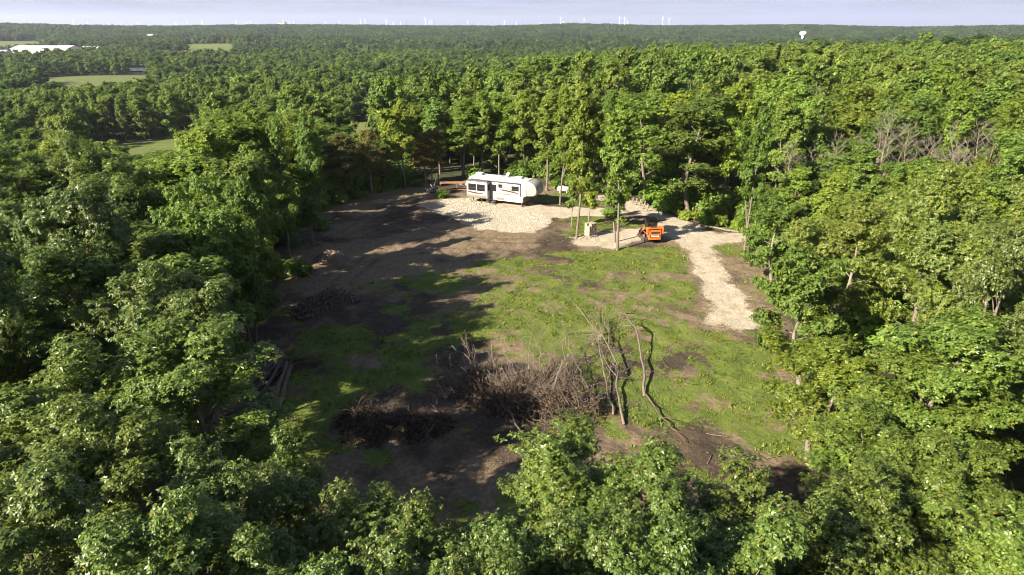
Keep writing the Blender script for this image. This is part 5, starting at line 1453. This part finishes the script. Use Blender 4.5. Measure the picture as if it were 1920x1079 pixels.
felled('felled forked tree between the brush heap and the orange cut trunk', [(1150, 780, 0.12), (1140, 735, 0.3), (1128, 690, 0.5), (1122, 650, 0.9), (1118, 622, 0.9)], 0.07, 932, 12, mat='twig')
felled('leaning dark felled trunk farthest right of the brush heap', [(1207, 742, 0.12), (1205, 700, 0.5), (1196, 655, 0.9), (1178, 625, 1.2), (1155, 604, 1.0)], 0.10, 933, 4, 1, 'bark')
felled('thin felled pole pointing down towards the bottom trees', [(1212, 738, 0.15), (1232, 770, 0.25), (1256, 800, 0.2), (1285, 835, 0.15)], 0.07, 934, 5, 1, 'bark_brown', 0.35)
felled('pale felled sapling sticking out of the near left of the brush heap', [(985, 820, 0.1), (940, 770, 0.6), (905, 725, 0.9), (870, 690, 1.2), (848, 672, 1.0)], 0.065, 935, 10, mat='bark')
felled('cut branchy tree leaning over the right flank of the brush heap', [(1120, 770, 0.2), (1095, 725, 0.6), (1075, 690, 0.9), (1060, 662, 1.0)], 0.06, 936, 10, mat='twig')
felled('pale pole lying in front of the chip mound', [(552, 497, 0.08), (580, 495, 0.12), (606, 494, 0.10)], 0.06, 937, 1, 0)
for k, (x_, y_, tx_, ty_, lab) in enumerate([(1566, 845, 1520, 765, 'dead sapling leaning left at the edge of the right wood'), (1580, 838, 1540, 750, 'dead sapling standing just behind the one leaning left'),
                                            (1600, 815, 1590, 740, 'twiggy dead sapling beside the yellowish oak crown')]):
    q = np.array(at(x_, y_)); o = thing('dead_sapling', lab, 'sapling', tuple(q), 0, 'dead saplings at the right edge')
    rg = RG(950 + k); g = Geo()
    for s in range(3): limb(g, (0, 0, 0), np.array([-0.55, 0.5, 1.3]) + rg.normal(size=3) * 0.2, 3.4, 0.045, rg, 2, 5, 0.15, 3, 0.3)
    V, F = g.arrays(); new_obj('stem', mesh_np('stem', V, F, [M['bark_dead']], smooth_shade=True), o)

# loose sticks on the bare earth
for k, (x_, y_, a_, l_, lab) in enumerate([(1368, 838, 20, 1.1, 'stick on the bare earth above the bottom oaks, upper one'), (1330, 862, 60, 0.9, 'short dark stick on the bare earth above the bottom oaks'),
                                          (1395, 882, -35, 1.2, 'pale stick lying slantwise on the bare earth'), (1450, 860, 10, 0.8, 'small stick near the grass beside the bare earth'),
                                          (1345, 815, -20, 1.3, 'pale stick lying where the grass meets the bare earth')]):
    o = log_obj('stick', (-l_ / 2, 0, 0), (l_ / 2, 0, 0.05), 0.022, None, rgl, ('bark', 'cut_wood'), 6); o.location = at(x_, y_, 0.06); o.rotation_euler = (0, 0, R(a_))
    tag(o, lab, 'stick', 'sticks on the bare earth')

# ------------------------------------------------------------------ bushes along the edges
SH = [(830, 372, 0.75, 'small green bush in front of the water drum', (0.8, 0.9, 0.9)), (560, 520, 1.0, 'bush at the left edge below the tall dark trunked oak', (0.9, 1, .9)),
      (640, 380, 1.0, 'bush under the olive cedar at the left corner', LIME), (672, 372, 0.9, 'bush between the two olive cedars', LIME), (705, 360, 0.8, 'bush right of the second olive cedar', LIME),
      (735, 354, 0.7, 'bush left of the yellow green tree foot', LIME), (780, 350, 0.7, 'bush between the yellow green tree and the mower', (1, 1.05, .9)),
      (1230, 385, 1.7, 'big bright bush left of the forked oak', (1.05, 1.15, 0.9)), (1255, 398, 1.4, 'bush closest to the foot of the forked oak', (1, 1.1, .9)),
      (1330, 408, 1.3, 'bush right of the thick grey stump', (1.05, 1.15, .9)), (1285, 412, 0.7, 'low bush at the left end of the planting bed', LIME),
      (1320, 418, 0.75, 'lime green plant clump in the planting bed, middle', LIME), (1350, 424, 0.75, 'lime green plant clump in the planting bed, right of the middle', LIME),
      (1378, 428, 0.8, 'lime green plant clump at the right end of the planting bed', LIME), (1300, 412, 0.7, 'lime green plant clump at the left of the planting bed', LIME),
      (1462, 560, 0.9, 'lime bush on the earth strip right of the drive', LIME), (1470, 520, 0.9, 'bush by the short pale trunk right of the drive', LIME),
      (1600, 870, 1.2, 'bush at the edge below the dead saplings', (1, 1, .9)), (430, 690, 1.0, 'bush in the shade left of the long logs', DARK), (540, 460, 1.1, 'bush behind the tall dark trunked oak', (0.95, 1, .9)),
      (605, 430, 0.9, 'bush by the sapling behind the chip mound', (0.95, 1, .9)), (1040, 352, 0.9, 'bush left of the propane tank', (1, 1.1, .9)), (1110, 362, 1.0, 'bush right of the propane tank', (1, 1.1, .9)),
      (1165, 365, 1.2, 'bush beside the track behind the thin tree', (0.95, 1.05, .9)), (890, 336, 1.1, 'bush behind the rear end of the trailer', (1, 1.1, .9)), (960, 333, 1.2, 'bush behind the trailer roof', (1, 1.1, .9)),
      (1415, 470, 1.0, 'bush right of the tree at the turn of the drive', (0.9, 1, .9)), (1420, 445, 1.3, 'bush behind the tree at the turn of the drive', (0.95, 1.05, .9))]
for k, (x_, y_, s_, lab, tint) in enumerate(SH):
    x, y = gp(x_, y_)
    place_tree('bush', 'shrub%d' % (k % 4), x, y, s_ * 1.2, rng.uniform(0, 6.28), lab, 'bush', 'bushes around the clearing', s_ * 1.4, tint)

# young trees filling the edge of the woods
yx, yy_ = jitter_grid(-45, 62, 58, 128, 4.2, rgw)
ysd = poly_sd(yx, yy_, CLEARING); ypx, ypy, _ = project(yx, yy_, 2.0 + 0 * yx)
ky = (ysd > 2.0) & (ysd < 8.0) & (ypx > 600) & (ypx < 1480) & (poly_sd(yx, yy_, DRIVE) > 3.0) & (rgw.uniform(size=len(yx)) < np.where((ypx > 820) & (ypx < 1250), 0.22, 0.5))
yx, yy_, ypx, ypy = yx[ky], yy_[ky], ypx[ky], ypy[ky]
YL = [(640, 370, 'olive cedars'), (760, 350, 'yellow green tree'), (830, 345, 'parked mower'), (900, 335, 'rear of the white trailer'), (990, 335, 'nose of the white trailer'), (1060, 350, 'propane tank'),
      (1140, 360, 'bend of the gravel track'), (1210, 385, 'leaning posts'), (1292, 400, 'foot of the forked oak'), (1345, 410, 'planting bed'), (1400, 450, 'tree at the drive turn'), (1460, 520, 'low tree with pale trunk')]
yd = np.array([np.hypot(ypx - q[0], ypy - q[1]) for q in YL]); yn = yd.argmin(0); yr = np.zeros(len(yx), int)
for q in range(len(YL)):
    idx = np.where(yn == q)[0]; yr[idx[np.argsort(yd[q, idx])]] = np.arange(len(idx))
for k, (x, y) in enumerate(zip(yx, yy_)):
    key = ('low0', 'low1', 'sapling0', 'sapling1', 'sapling2')[rgw.integers(0, 5)]; Hy = rgw.uniform(3.5, 7.0); tv = rgw.uniform(0.95, 1.3)
    place_tree('young_tree', key, float(x), float(y), Hy / ph(key), rgw.uniform(0, 6.28), 'bushy young tree %s in view to the %s' % (ORD[yr[k]], YL[yn[k]][2]), 'tree', 'young trees along the edge of the wood',
               rgw.uniform(1.3, 2.1) / pw(key), (tv * 1.05, tv, tv * 0.85))

# leafy undergrowth along the foot of the woods
ux, uy = jitter_grid(-45, 60, 28, 120, 2.5, rgw)
usd = poly_sd(ux, uy, CLEARING)
upx, upy, _ = project(ux, uy, 1.0 + 0 * ux)
ku = (usd > 1.0) & (usd < 9.0) & (upx > 0) & (upx < 1920) & (uy > 45) & (rgw.uniform(size=len(ux)) < np.where((upx > 800) & (upx < 1250), 0.30, 0.5))
ku &= poly_sd(ux, uy, DRIVE) > 2.0
ux, uy = ux[ku], uy[ku]
ul_x, ul_y, _ = project(ux, uy, 1.0 + 0 * ux)
UL = LAND + [(640, 380, 'olive cedar nearest the corner'), (780, 350, 'foot of the yellow green tree'), (900, 335, 'rear of the white trailer'), (1000, 340, 'nose of the white trailer'), (1130, 360, 'bend of the gravel track'),
             (1260, 395, 'foot of the forked oak'), (1340, 410, 'planting bed'), (1430, 450, 'tree foot at the drive turn'), (1480, 540, 'lower end of the drive'), (540, 480, 'foot of the dark trunked oak'), (500, 570, 'left edge by the firewood')]
ul_d = np.array([np.hypot(ul_x - q[0], ul_y - q[1]) for q in UL]); ul_n = ul_d.argmin(0); ul_r = np.zeros(len(ux), int)
for q in range(len(UL)):
    idx = np.where(ul_n == q)[0]; ul_r[idx[np.argsort(ul_d[q, idx])]] = np.arange(len(idx))
for k, (x, y) in enumerate(zip(ux, uy)):
    s_ = rgw.uniform(1.0, 2.1); tv = rgw.uniform(0.85, 1.25)
    px_, py_, _ = project(np.array([x]), np.array([y]), np.array([0.0]))
    grp = 'undergrowth of the left wood' if x < -18 else ('undergrowth behind the trailer' if x < 14 else 'undergrowth of the right wood')
    lab = 'leafy undergrowth bush under the trees of the left wood' if x < -18 else ('leafy undergrowth bush among the trunks behind the trailer' if x < 14 else 'leafy undergrowth bush at the foot of the wood by the drive')
    lab = 'leafy undergrowth bush %s in view to the %s' % (ORD[ul_r[k]], UL[ul_n[k]][2])
    place_tree('undergrowth_bush', 'shrub%d' % (k % 4), float(x), float(y), s_ * 1.35, rgw.uniform(0, 6.28), lab, 'bush', grp, s_ * 1.2, (tv, tv * 1.05, tv * 0.9))
print('undergrowth', len(ux))

# ------------------------------------------------------------------ ground cover and stones
rgc = RG(970)
def scatter(poly_mask, n, x0, x1, y0, y1, thr):
    X = rgc.uniform(x0, x1, n); Y = rgc.uniform(y0, y1, n)
    m_ = sample_grid(poly_mask, X, Y)
    k = m_ > thr + rgc.uniform(-0.15, 0.25, n)
    return X[k], Y[k]
X, Y = scatter(m_grass, 190000, -27, 34, 22, 106, 0.52)
Z = sample_grid(gZ, X, Y)
g = Geo()
P = np.stack([X, Y, Z], -1); sz = rgc.uniform(0.04, 0.12, len(P)) * (0.4 + 1.8 * vnoise(X, Y, 1.3, 71, 3) ** 1.5) * np.where(rgc.uniform(size=len(P)) < 0.04, 2.2, 1.0)
k = 4; n = len(P)
az = rgc.uniform(0, 6.28, (n, k)); el = rgc.uniform(0.35, 1.25, (n, k))
D = np.stack([np.cos(az) * np.cos(el), np.sin(az) * np.cos(el), np.sin(el)], -1) * sz[:, None, None]
Sd = np.stack([-np.sin(az), np.cos(az), 0 * az], -1) * sz[:, None, None] * 0.28
base_ = P[:, None] + rgc.normal(size=(n, k, 3)) * np.array([0.07, 0.07, 0.0])
V = np.stack([base_ - Sd, base_ + Sd, base_ + D], 2).reshape(-1, 3); F = np.arange(len(V)).reshape(-1, 3)
gr_o = new_obj('grass', mesh_np('grass', V, F, [M['grass']])); tag(gr_o, 'short patchy green grass and weeds on the clearing', 'grass', kind='stuff')
print('grass tris', len(F))

def stones(name, X, Y, lo, hi, mat, label, cat):
    Z = sample_grid(gZ, X, Y); n = len(X)
    ov = np.array([[1, 0, 0], [-1, 0, 0], [0, 1, 0], [0, -1, 0], [0, 0, 1], [0, 0, -1]], float)
    of = np.array([[0, 2, 4], [2, 1, 4], [1, 3, 4], [3, 0, 4], [2, 0, 5], [1, 2, 5], [3, 1, 5], [0, 3, 5]])
    s = rgc.uniform(lo, hi, (n, 1)) * rgc.uniform(0.6, 1.3, (n, 3)); s[:, 2] *= 0.7
    a = rgc.uniform(0, 6.28, n); V = ov[None] * s[:, None] + rgc.normal(size=(n, 6, 3)) * lo * 0.3
    c_, s_ = np.cos(a)[:, None], np.sin(a)[:, None]
    x_ = V[..., 0] * c_ - V[..., 1] * s_; y_ = V[..., 0] * s_ + V[..., 1] * c_
    V = np.stack([x_ + X[:, None], y_ + Y[:, None], V[..., 2] + Z[:, None] + lo * 0.3], -1).reshape(-1, 3)
    F = (of[None] + (np.arange(n) * 6)[:, None, None]).reshape(-1, 3)
    return tag(new_obj(name, mesh_np(name, V, F, [mat])), label, cat, kind='stuff')
m, nt, b, out = nmat('gravel_stone')
geo = N(nt, 'ShaderNodeNewGeometry')
nt.links.new(ramp(nt, [(0.0, (0.13, 0.11, 0.082)), (0.4, (0.28, 0.245, 0.19)), (1.0, (0.45, 0.405, 0.325))], geo.outputs['Random Per Island']), b.inputs['Base Color']); b.inputs['Roughness'].default_value = 0.9
M['gravel_stone'] = m
cm = mask(COARSE, 0.8, 0.5, 31, 1.6)
cm = cm * (0.55 + 0.6 * vnoise(gx, gy, 1.2, 75, 3))
X, Y = scatter(cm, 46000, -14, 8, 74, 98, 0.45)
# nothing under the trailer wheels
stones('coarse_gravel', X, Y, 0.045, 0.10, M['gravel_stone'], 'coarse pale crushed stone spread in front of the trailer', 'gravel')
X, Y = scatter(m_gravel, 40000, -14, 34, 45, 100, 0.35)
stones('gravel', X, Y, 0.018, 0.045, M['gravel_stone'], 'fine pale gravel strewn along the drive', 'gravel')
q = gp(1095, 447); X = rgc.normal(size=90) * 0.8 + q[0]; Y = rgc.normal(size=90) * 0.35 + q[1]
stones('rubble', X, Y, 0.06, 0.13, M['gravel_stone'], 'loose pale stones around the foot of the block stack', 'rubble')
X, Y = scatter(m_clear * (1 - m_gravel), 5000, -27, 34, 24, 100, 0.5)
stones('soil_clods', X, Y, 0.02, 0.06, M['chips'], 'small clods and bits of wood on the bare soil', 'debris')

X, Y = scatter(m_clear * (1 - m_gravel), 5200, -27, 34, 24, 100, 0.5)
Z = sample_grid(gZ, X, Y); n = len(X); az = rgc.uniform(0, 6.28, n); ln = rgc.uniform(0.08, 0.45, n) * np.where(rgc.uniform(size=n) < 0.08, 2.4, 1); w_ = rgc.uniform(0.008, 0.025, n)
D = np.stack([np.cos(az), np.sin(az), rgc.normal(size=n) * 0.08], -1) * ln[:, None]; S = np.stack([-np.sin(az), np.cos(az), 0 * az], -1) * w_[:, None]
B_ = np.stack([X, Y, Z + 0.025], -1)
V = np.stack([B_ - D / 2 - S, B_ - D / 2 + S, B_ + D / 2, B_ - D / 2 + np.array([0, 0, 1]) * w_[:, None] * 1.6], 1).reshape(-1, 3)
F = (np.array([[0, 2, 1], [0, 3, 2], [3, 1, 2], [0, 1, 3]])[None] + (np.arange(n) * 4)[:, None, None]).reshape(-1, 3)
tag(new_obj('wood_litter', mesh_np('wood_litter', V, F, [M['bark_dead']])), 'twigs and splinters littering the bare soil', 'litter', kind='stuff')

# ------------------------------------------------------------------ far buildings and masts
def far_at(px_, y_dist, z=None):
    x = (px_ - 960) / F_PX * (y_dist * cp + (CAM_H + 20) * sp * 0.0) * 1.0
    return x, y_dist
fx, fy = FACTORY; fz = h1(fx, fy)
def shed(name, x0, x1, y0, y1, zb, eave, ridge, label, wall, roofm, stripes=0):
    o = thing(name, label, 'building', ((x0 + x1) / 2, (y0 + y1) / 2, zb)); w, d = (x1 - x0) / 2, (y1 - y0) / 2
    bm = bmesh.new(); pr = [(-d, -2), (-d, eave), (0, ridge), (d, eave), (d, -2)]
    a = [bm.verts.new((-w, y, z)) for y, z in pr]; b_ = [bm.verts.new((w, y, z)) for y, z in pr]
    bm.faces.new(a); bm.faces.new(b_[::-1])
    for i in range(5): bm.faces.new((a[i], a[(i + 1) % 5], b_[(i + 1) % 5], b_[i]))
    bm_obj('wall', bm, wall, o)
    for s in (-1, 1):
        bm = bmesh.new(); e = 1.0
        v = [bm.verts.new(p) for p in ((-w - e, s * (d + e), eave - 0.3), (w + e, s * (d + e), eave - 0.3), (w + e, 0, ridge + 0.35), (-w - e, 0, ridge + 0.35))]
        v2 = [bm.verts.new(p.co + Vector((0, 0, 0.4))) for p in v]
        bm.faces.new(v); bm.faces.new(v2[::-1])
        for i in range(4): bm.faces.new((v[i], v[(i + 1) % 4], v2[(i + 1) % 4], v2[i]))
        bm_obj('roof', bm, roofm, o)
    for k in range(stripes):
        x = -w + (k + 0.7) * 2 * w / stripes
        box('door', (x - 1.6, -d - 0.12, -1), (x + 1.6, -d - 0.02, eave * 0.72), M['barn_red'], o)
    return o
shed('warehouse', fx - 32, fx + 68, fy - 22, fy + 22, fz, 9, 13, 'long white warehouse roof in the valley at the far left', M['white_paint'], M['roof_white'], 8)
shed('storage_shed', fx + 84, fx + 104, fy - 10, fy + 10, h1(fx + 94, fy), 7, 11, 'first small shed right of the long white warehouse', M['barn_red'], M['roof_white'], 3)
shed('storage_shed', fx + 110, fx + 128, fy - 10, fy + 10, h1(fx + 118, fy), 6, 10, 'second small shed right of the long white warehouse', M['barn_red'], M['roof_white'], 3)
shed('storage_shed', fx + 112, fx + 126, fy - 46, fy - 32, h1(fx + 118, fy - 40), 5, 7, 'low white shed in front of the second small shed', M['white_paint'], M['roof_white'], 2)
shed('storage_shed', fx - 62, fx - 20, fy - 58, fy - 36, h1(fx - 40, fy - 50), 5, 8, 'low pale shed in front of the left end of the warehouse', M['rv_cream'], M['roof_white'], 3)
shed('farmhouse', gp(285, 84, -26)[0] - 7, gp(285, 84, -26)[0] + 7, gp(285, 84, -26)[1] - 6, gp(285, 84, -26)[1] + 6, h1(*gp(285, 84, -26)) + 6, 8, 13, 'tiny white farmhouse among trees right of the warehouse', M['white_paint'], M['roof_white'])

def ridge_place(px_, Y):
    return (px_ - 960) / F_PX * Y * cp, Y
def zray(py_, Y):
    v = 539.5 - py_; return CAM_H + (-F_PX * sp + v * cp) / (F_PX * cp + v * sp) * Y
# water tower
x, y = TOWER_SITE[0], TOWER_SITE[1]; zt = zray(60.5, y); zb = zray(76, y) - 2
wt = thing('water_tower', 'white water tower with bulb tank standing above the far woods', 'water tower', (x, y, zb))
cyl('pedestal', (0, 0, 0), (0, 0, zt - zb - 6), 3.6, M['tower_white'], wt, r1=2.3, seg=16)
bm = bmesh.new(); pr = [(2.3, -10), (5.5, -8.0), (8.6, -5), (9.4, -2), (8.2, 0.8), (5.4, 2.6), (0.3, 3.4)]
rings = [[bm.verts.new((r * math.cos(a), r * math.sin(a), zt - zb + z - 1)) for a in np.linspace(0, 2 * math.pi, 20, endpoint=False)] for r, z in pr]
for i in range(len(rings) - 1):
    for j in range(20): bm.faces.new((rings[i][j], rings[i][(j + 1) % 20], rings[i + 1][(j + 1) % 20], rings[i + 1][j]))
bm.faces.new(rings[-1]); bm_obj('tank', bm, M['tower_white'], wt, True)
# works with a striped chimney on the ridge
x, y = ridge_place(529, 4200); zb = zray(50, y)
wk = thing('works_building', 'pale works with a red and white chimney on the far ridge', 'works', (x, y, zb - 12))
px1 = 4200 / F_PX
box('hall', (-7 * px1, -20, 0), (6 * px1, 20, 12 + 5.5 * px1), M['white_paint'], wk)
box('hall_roof', (-7.3 * px1, -21, 12 + 5.5 * px1), (6.3 * px1, 21, 12 + 6.6 * px1), M['tower_red'], wk)
ch = cyl('chimney', (3.2 * px1, 0, 0), (3.2 * px1, 0, 12 + 13 * px1), 1.0 * px1, M['tower_white'], wk, r1=0.7 * px1, seg=12)
for k in range(3): cyl('chimney_band', (3.2 * px1, 0, 12 + (7.6 + 3.6 * k * 0.65) * px1), (3.2 * px1, 0, 12 + (8.6 + 3.6 * k * 0.65) * px1), 1.02 * px1, M['tower_red'], ch, seg=12)
# wind turbines on the plain behind the ridge, each one mesh: they are a pixel wide
rgt = RG(990)
TURB = [(58, 43, 1), (138, 40, 1), (165, 44, 1), (202, 45, 0), (226, 45, 0), (260, 44, 1), (330, 43, 1), (351, 42, 1), (379, 41, 1), (444, 41, 1), (463, 43, 0), (470, 41, 1), (543, 40, 0), (551, 41, 0), (611, 41, 0), (637, 41, 0), (676, 39, 1), (685, 38, 1),
        (725, 39, 1), (738, 43, 0), (751, 43, 0), (798, 36, 1), (806, 40, 0), (810, 39, 0), (877, 41, 0), (898, 42, 0), (946, 41, 1), (968, 43, 0), (1014, 42, 0), (1051, 34, 1), (1056, 41, 0), (1095, 37, 1), (1161, 33, 1), (1171, 35, 1), (1176, 41, 0), (1242, 33, 1), (1254, 36, 1)]
def turbine(px_, ty_, big, k):
    Y = 9000 if big else 12500
    x, y = ridge_place(px_, Y); zt = zray(ty_, Y); zb = zray(54, Y); s = Y / F_PX
    bm = bmesh.new(); bm_cyl(bm, (0, 0, 0), (0, 0, zt - zb), 0.42 * s, 0.25 * s, 8)
    hub = Vector((0, -0.5 * s, zt - zb)); a0 = rgt.uniform(0, 2.09); bl = (4.2 if big else 2.6) * s
    bm_box(bm, (-0.35 * s, -0.5 * s, zt - zb - 0.3 * s), (0.35 * s, 0.9 * s, zt - zb + 0.35 * s))
    for q in range(3):
        a = a0 + q * 2.094; bm_cyl(bm, hub, hub + Vector((math.sin(a) * bl, 0, math.cos(a) * bl)), 0.22 * s, 0.06 * s, 5)
    o = bm_obj('wind_turbine', bm, M['tower_white']); o.location = (x, y, zb)
    return o
lm = ['above the warehouse', 'left of the chimney', 'right of the chimney', 'above the trailer', 'above the loader']
ordw = ['first', 'second', 'third', 'fourth', 'fifth', 'sixth', 'seventh', 'eighth', 'ninth', 'tenth', 'eleventh', 'twelfth', 'thirteenth', 'fourteenth']
cnt = {}
for k, (px_, ty_, big) in enumerate(TURB):
    o = turbine(px_, ty_, big, k); zz = min(px_ * 5 // 1300, 4); zz = 1 if 260 < px_ < 529 else (0 if px_ <= 260 else (2 if px_ < 780 else (3 if px_ < 1030 else 4)))
    c_ = cnt.get(zz, 0); cnt[zz] = c_ + 1
    tag(o, 'tiny white wind turbine, %s from the left of those %s' % (ordw[c_], lm[zz]), 'wind turbine', 'wind turbines on the horizon')
# lattice pylons
for k, (px_, ty_) in enumerate([(762, 39), (814, 37.5), (898, 38), (924, 40), (980, 37.5), (987, 39.5), (1052, 36), (1080, 35), (1142, 33), (1219, 38)]):
    Y = 4600; x, y = ridge_place(px_, Y); s = Y / F_PX; zb = zray(54, Y); H_ = zray(ty_, Y) - zb
    bm = bmesh.new()
    for sx in (-1, 1):
        for sy in (-1, 1): bm_cyl(bm, (sx * 1.0 * s, sy * 1.0 * s, 0), (sx * 0.2 * s, sy * 0.2 * s, H_), 0.16 * s, 0.12 * s, 4)
    for q in range(6):
        z0_, z1_ = H_ * q / 6, H_ * (q + 1) / 6; w0 = (1.0 - 0.8 * q / 6) * s; w1 = (1.0 - 0.8 * (q + 1) / 6) * s
        for sy in (-1, 1):
            bm_cyl(bm, (-w0, sy * w0, z0_), (w1, sy * w1, z1_), 0.09 * s, None, 3); bm_cyl(bm, (w0, sy * w0, z0_), (-w1, sy * w1, z1_), 0.09 * s, None, 3)
    for z_, w_ in ((0.72, 1.5), (0.85, 1.2), (0.97, 0.9)): bm_cyl(bm, (-w_ * s, 0, H_ * z_), (w_ * s, 0, H_ * z_), 0.13 * s, None, 4)
    o = bm_obj('power_pylon', bm, M['tower_grey']); o.location = (x, y, zb)
    tag(o, 'thin grey lattice power pylon on the far ridge, %s from the left' % ordw[k], 'pylon', 'power pylons on the far ridge')

# ------------------------------------------------------------------ the air: thin even haze over the whole valley
bm = bmesh.new(); bm_box(bm, (-9600, -700, -160), (9600, 14400, 190))
hz = bm_obj('haze', bm, bpy.data.materials.new('haze_air')); hm = hz.data.materials[0]; hm.use_nodes = True
hm.node_tree.nodes.clear()
ho = hm.node_tree.nodes.new('ShaderNodeOutputMaterial'); hv = hm.node_tree.nodes.new('ShaderNodeVolumePrincipled')
hv.inputs['Color'].default_value = (0.76, 0.83, 1.0, 1); hv.inputs['Density'].default_value = 5.0e-5; hv.inputs['Anisotropy'].default_value = 0.2
hm.node_tree.links.new(hv.outputs[0], ho.inputs['Volume'])
tag(hz, 'thin pale haze hanging over the valley', 'haze', kind='stuff')

print('TOTAL TRIS', sum(len(m_.polygons) for m_ in bpy.data.meshes))
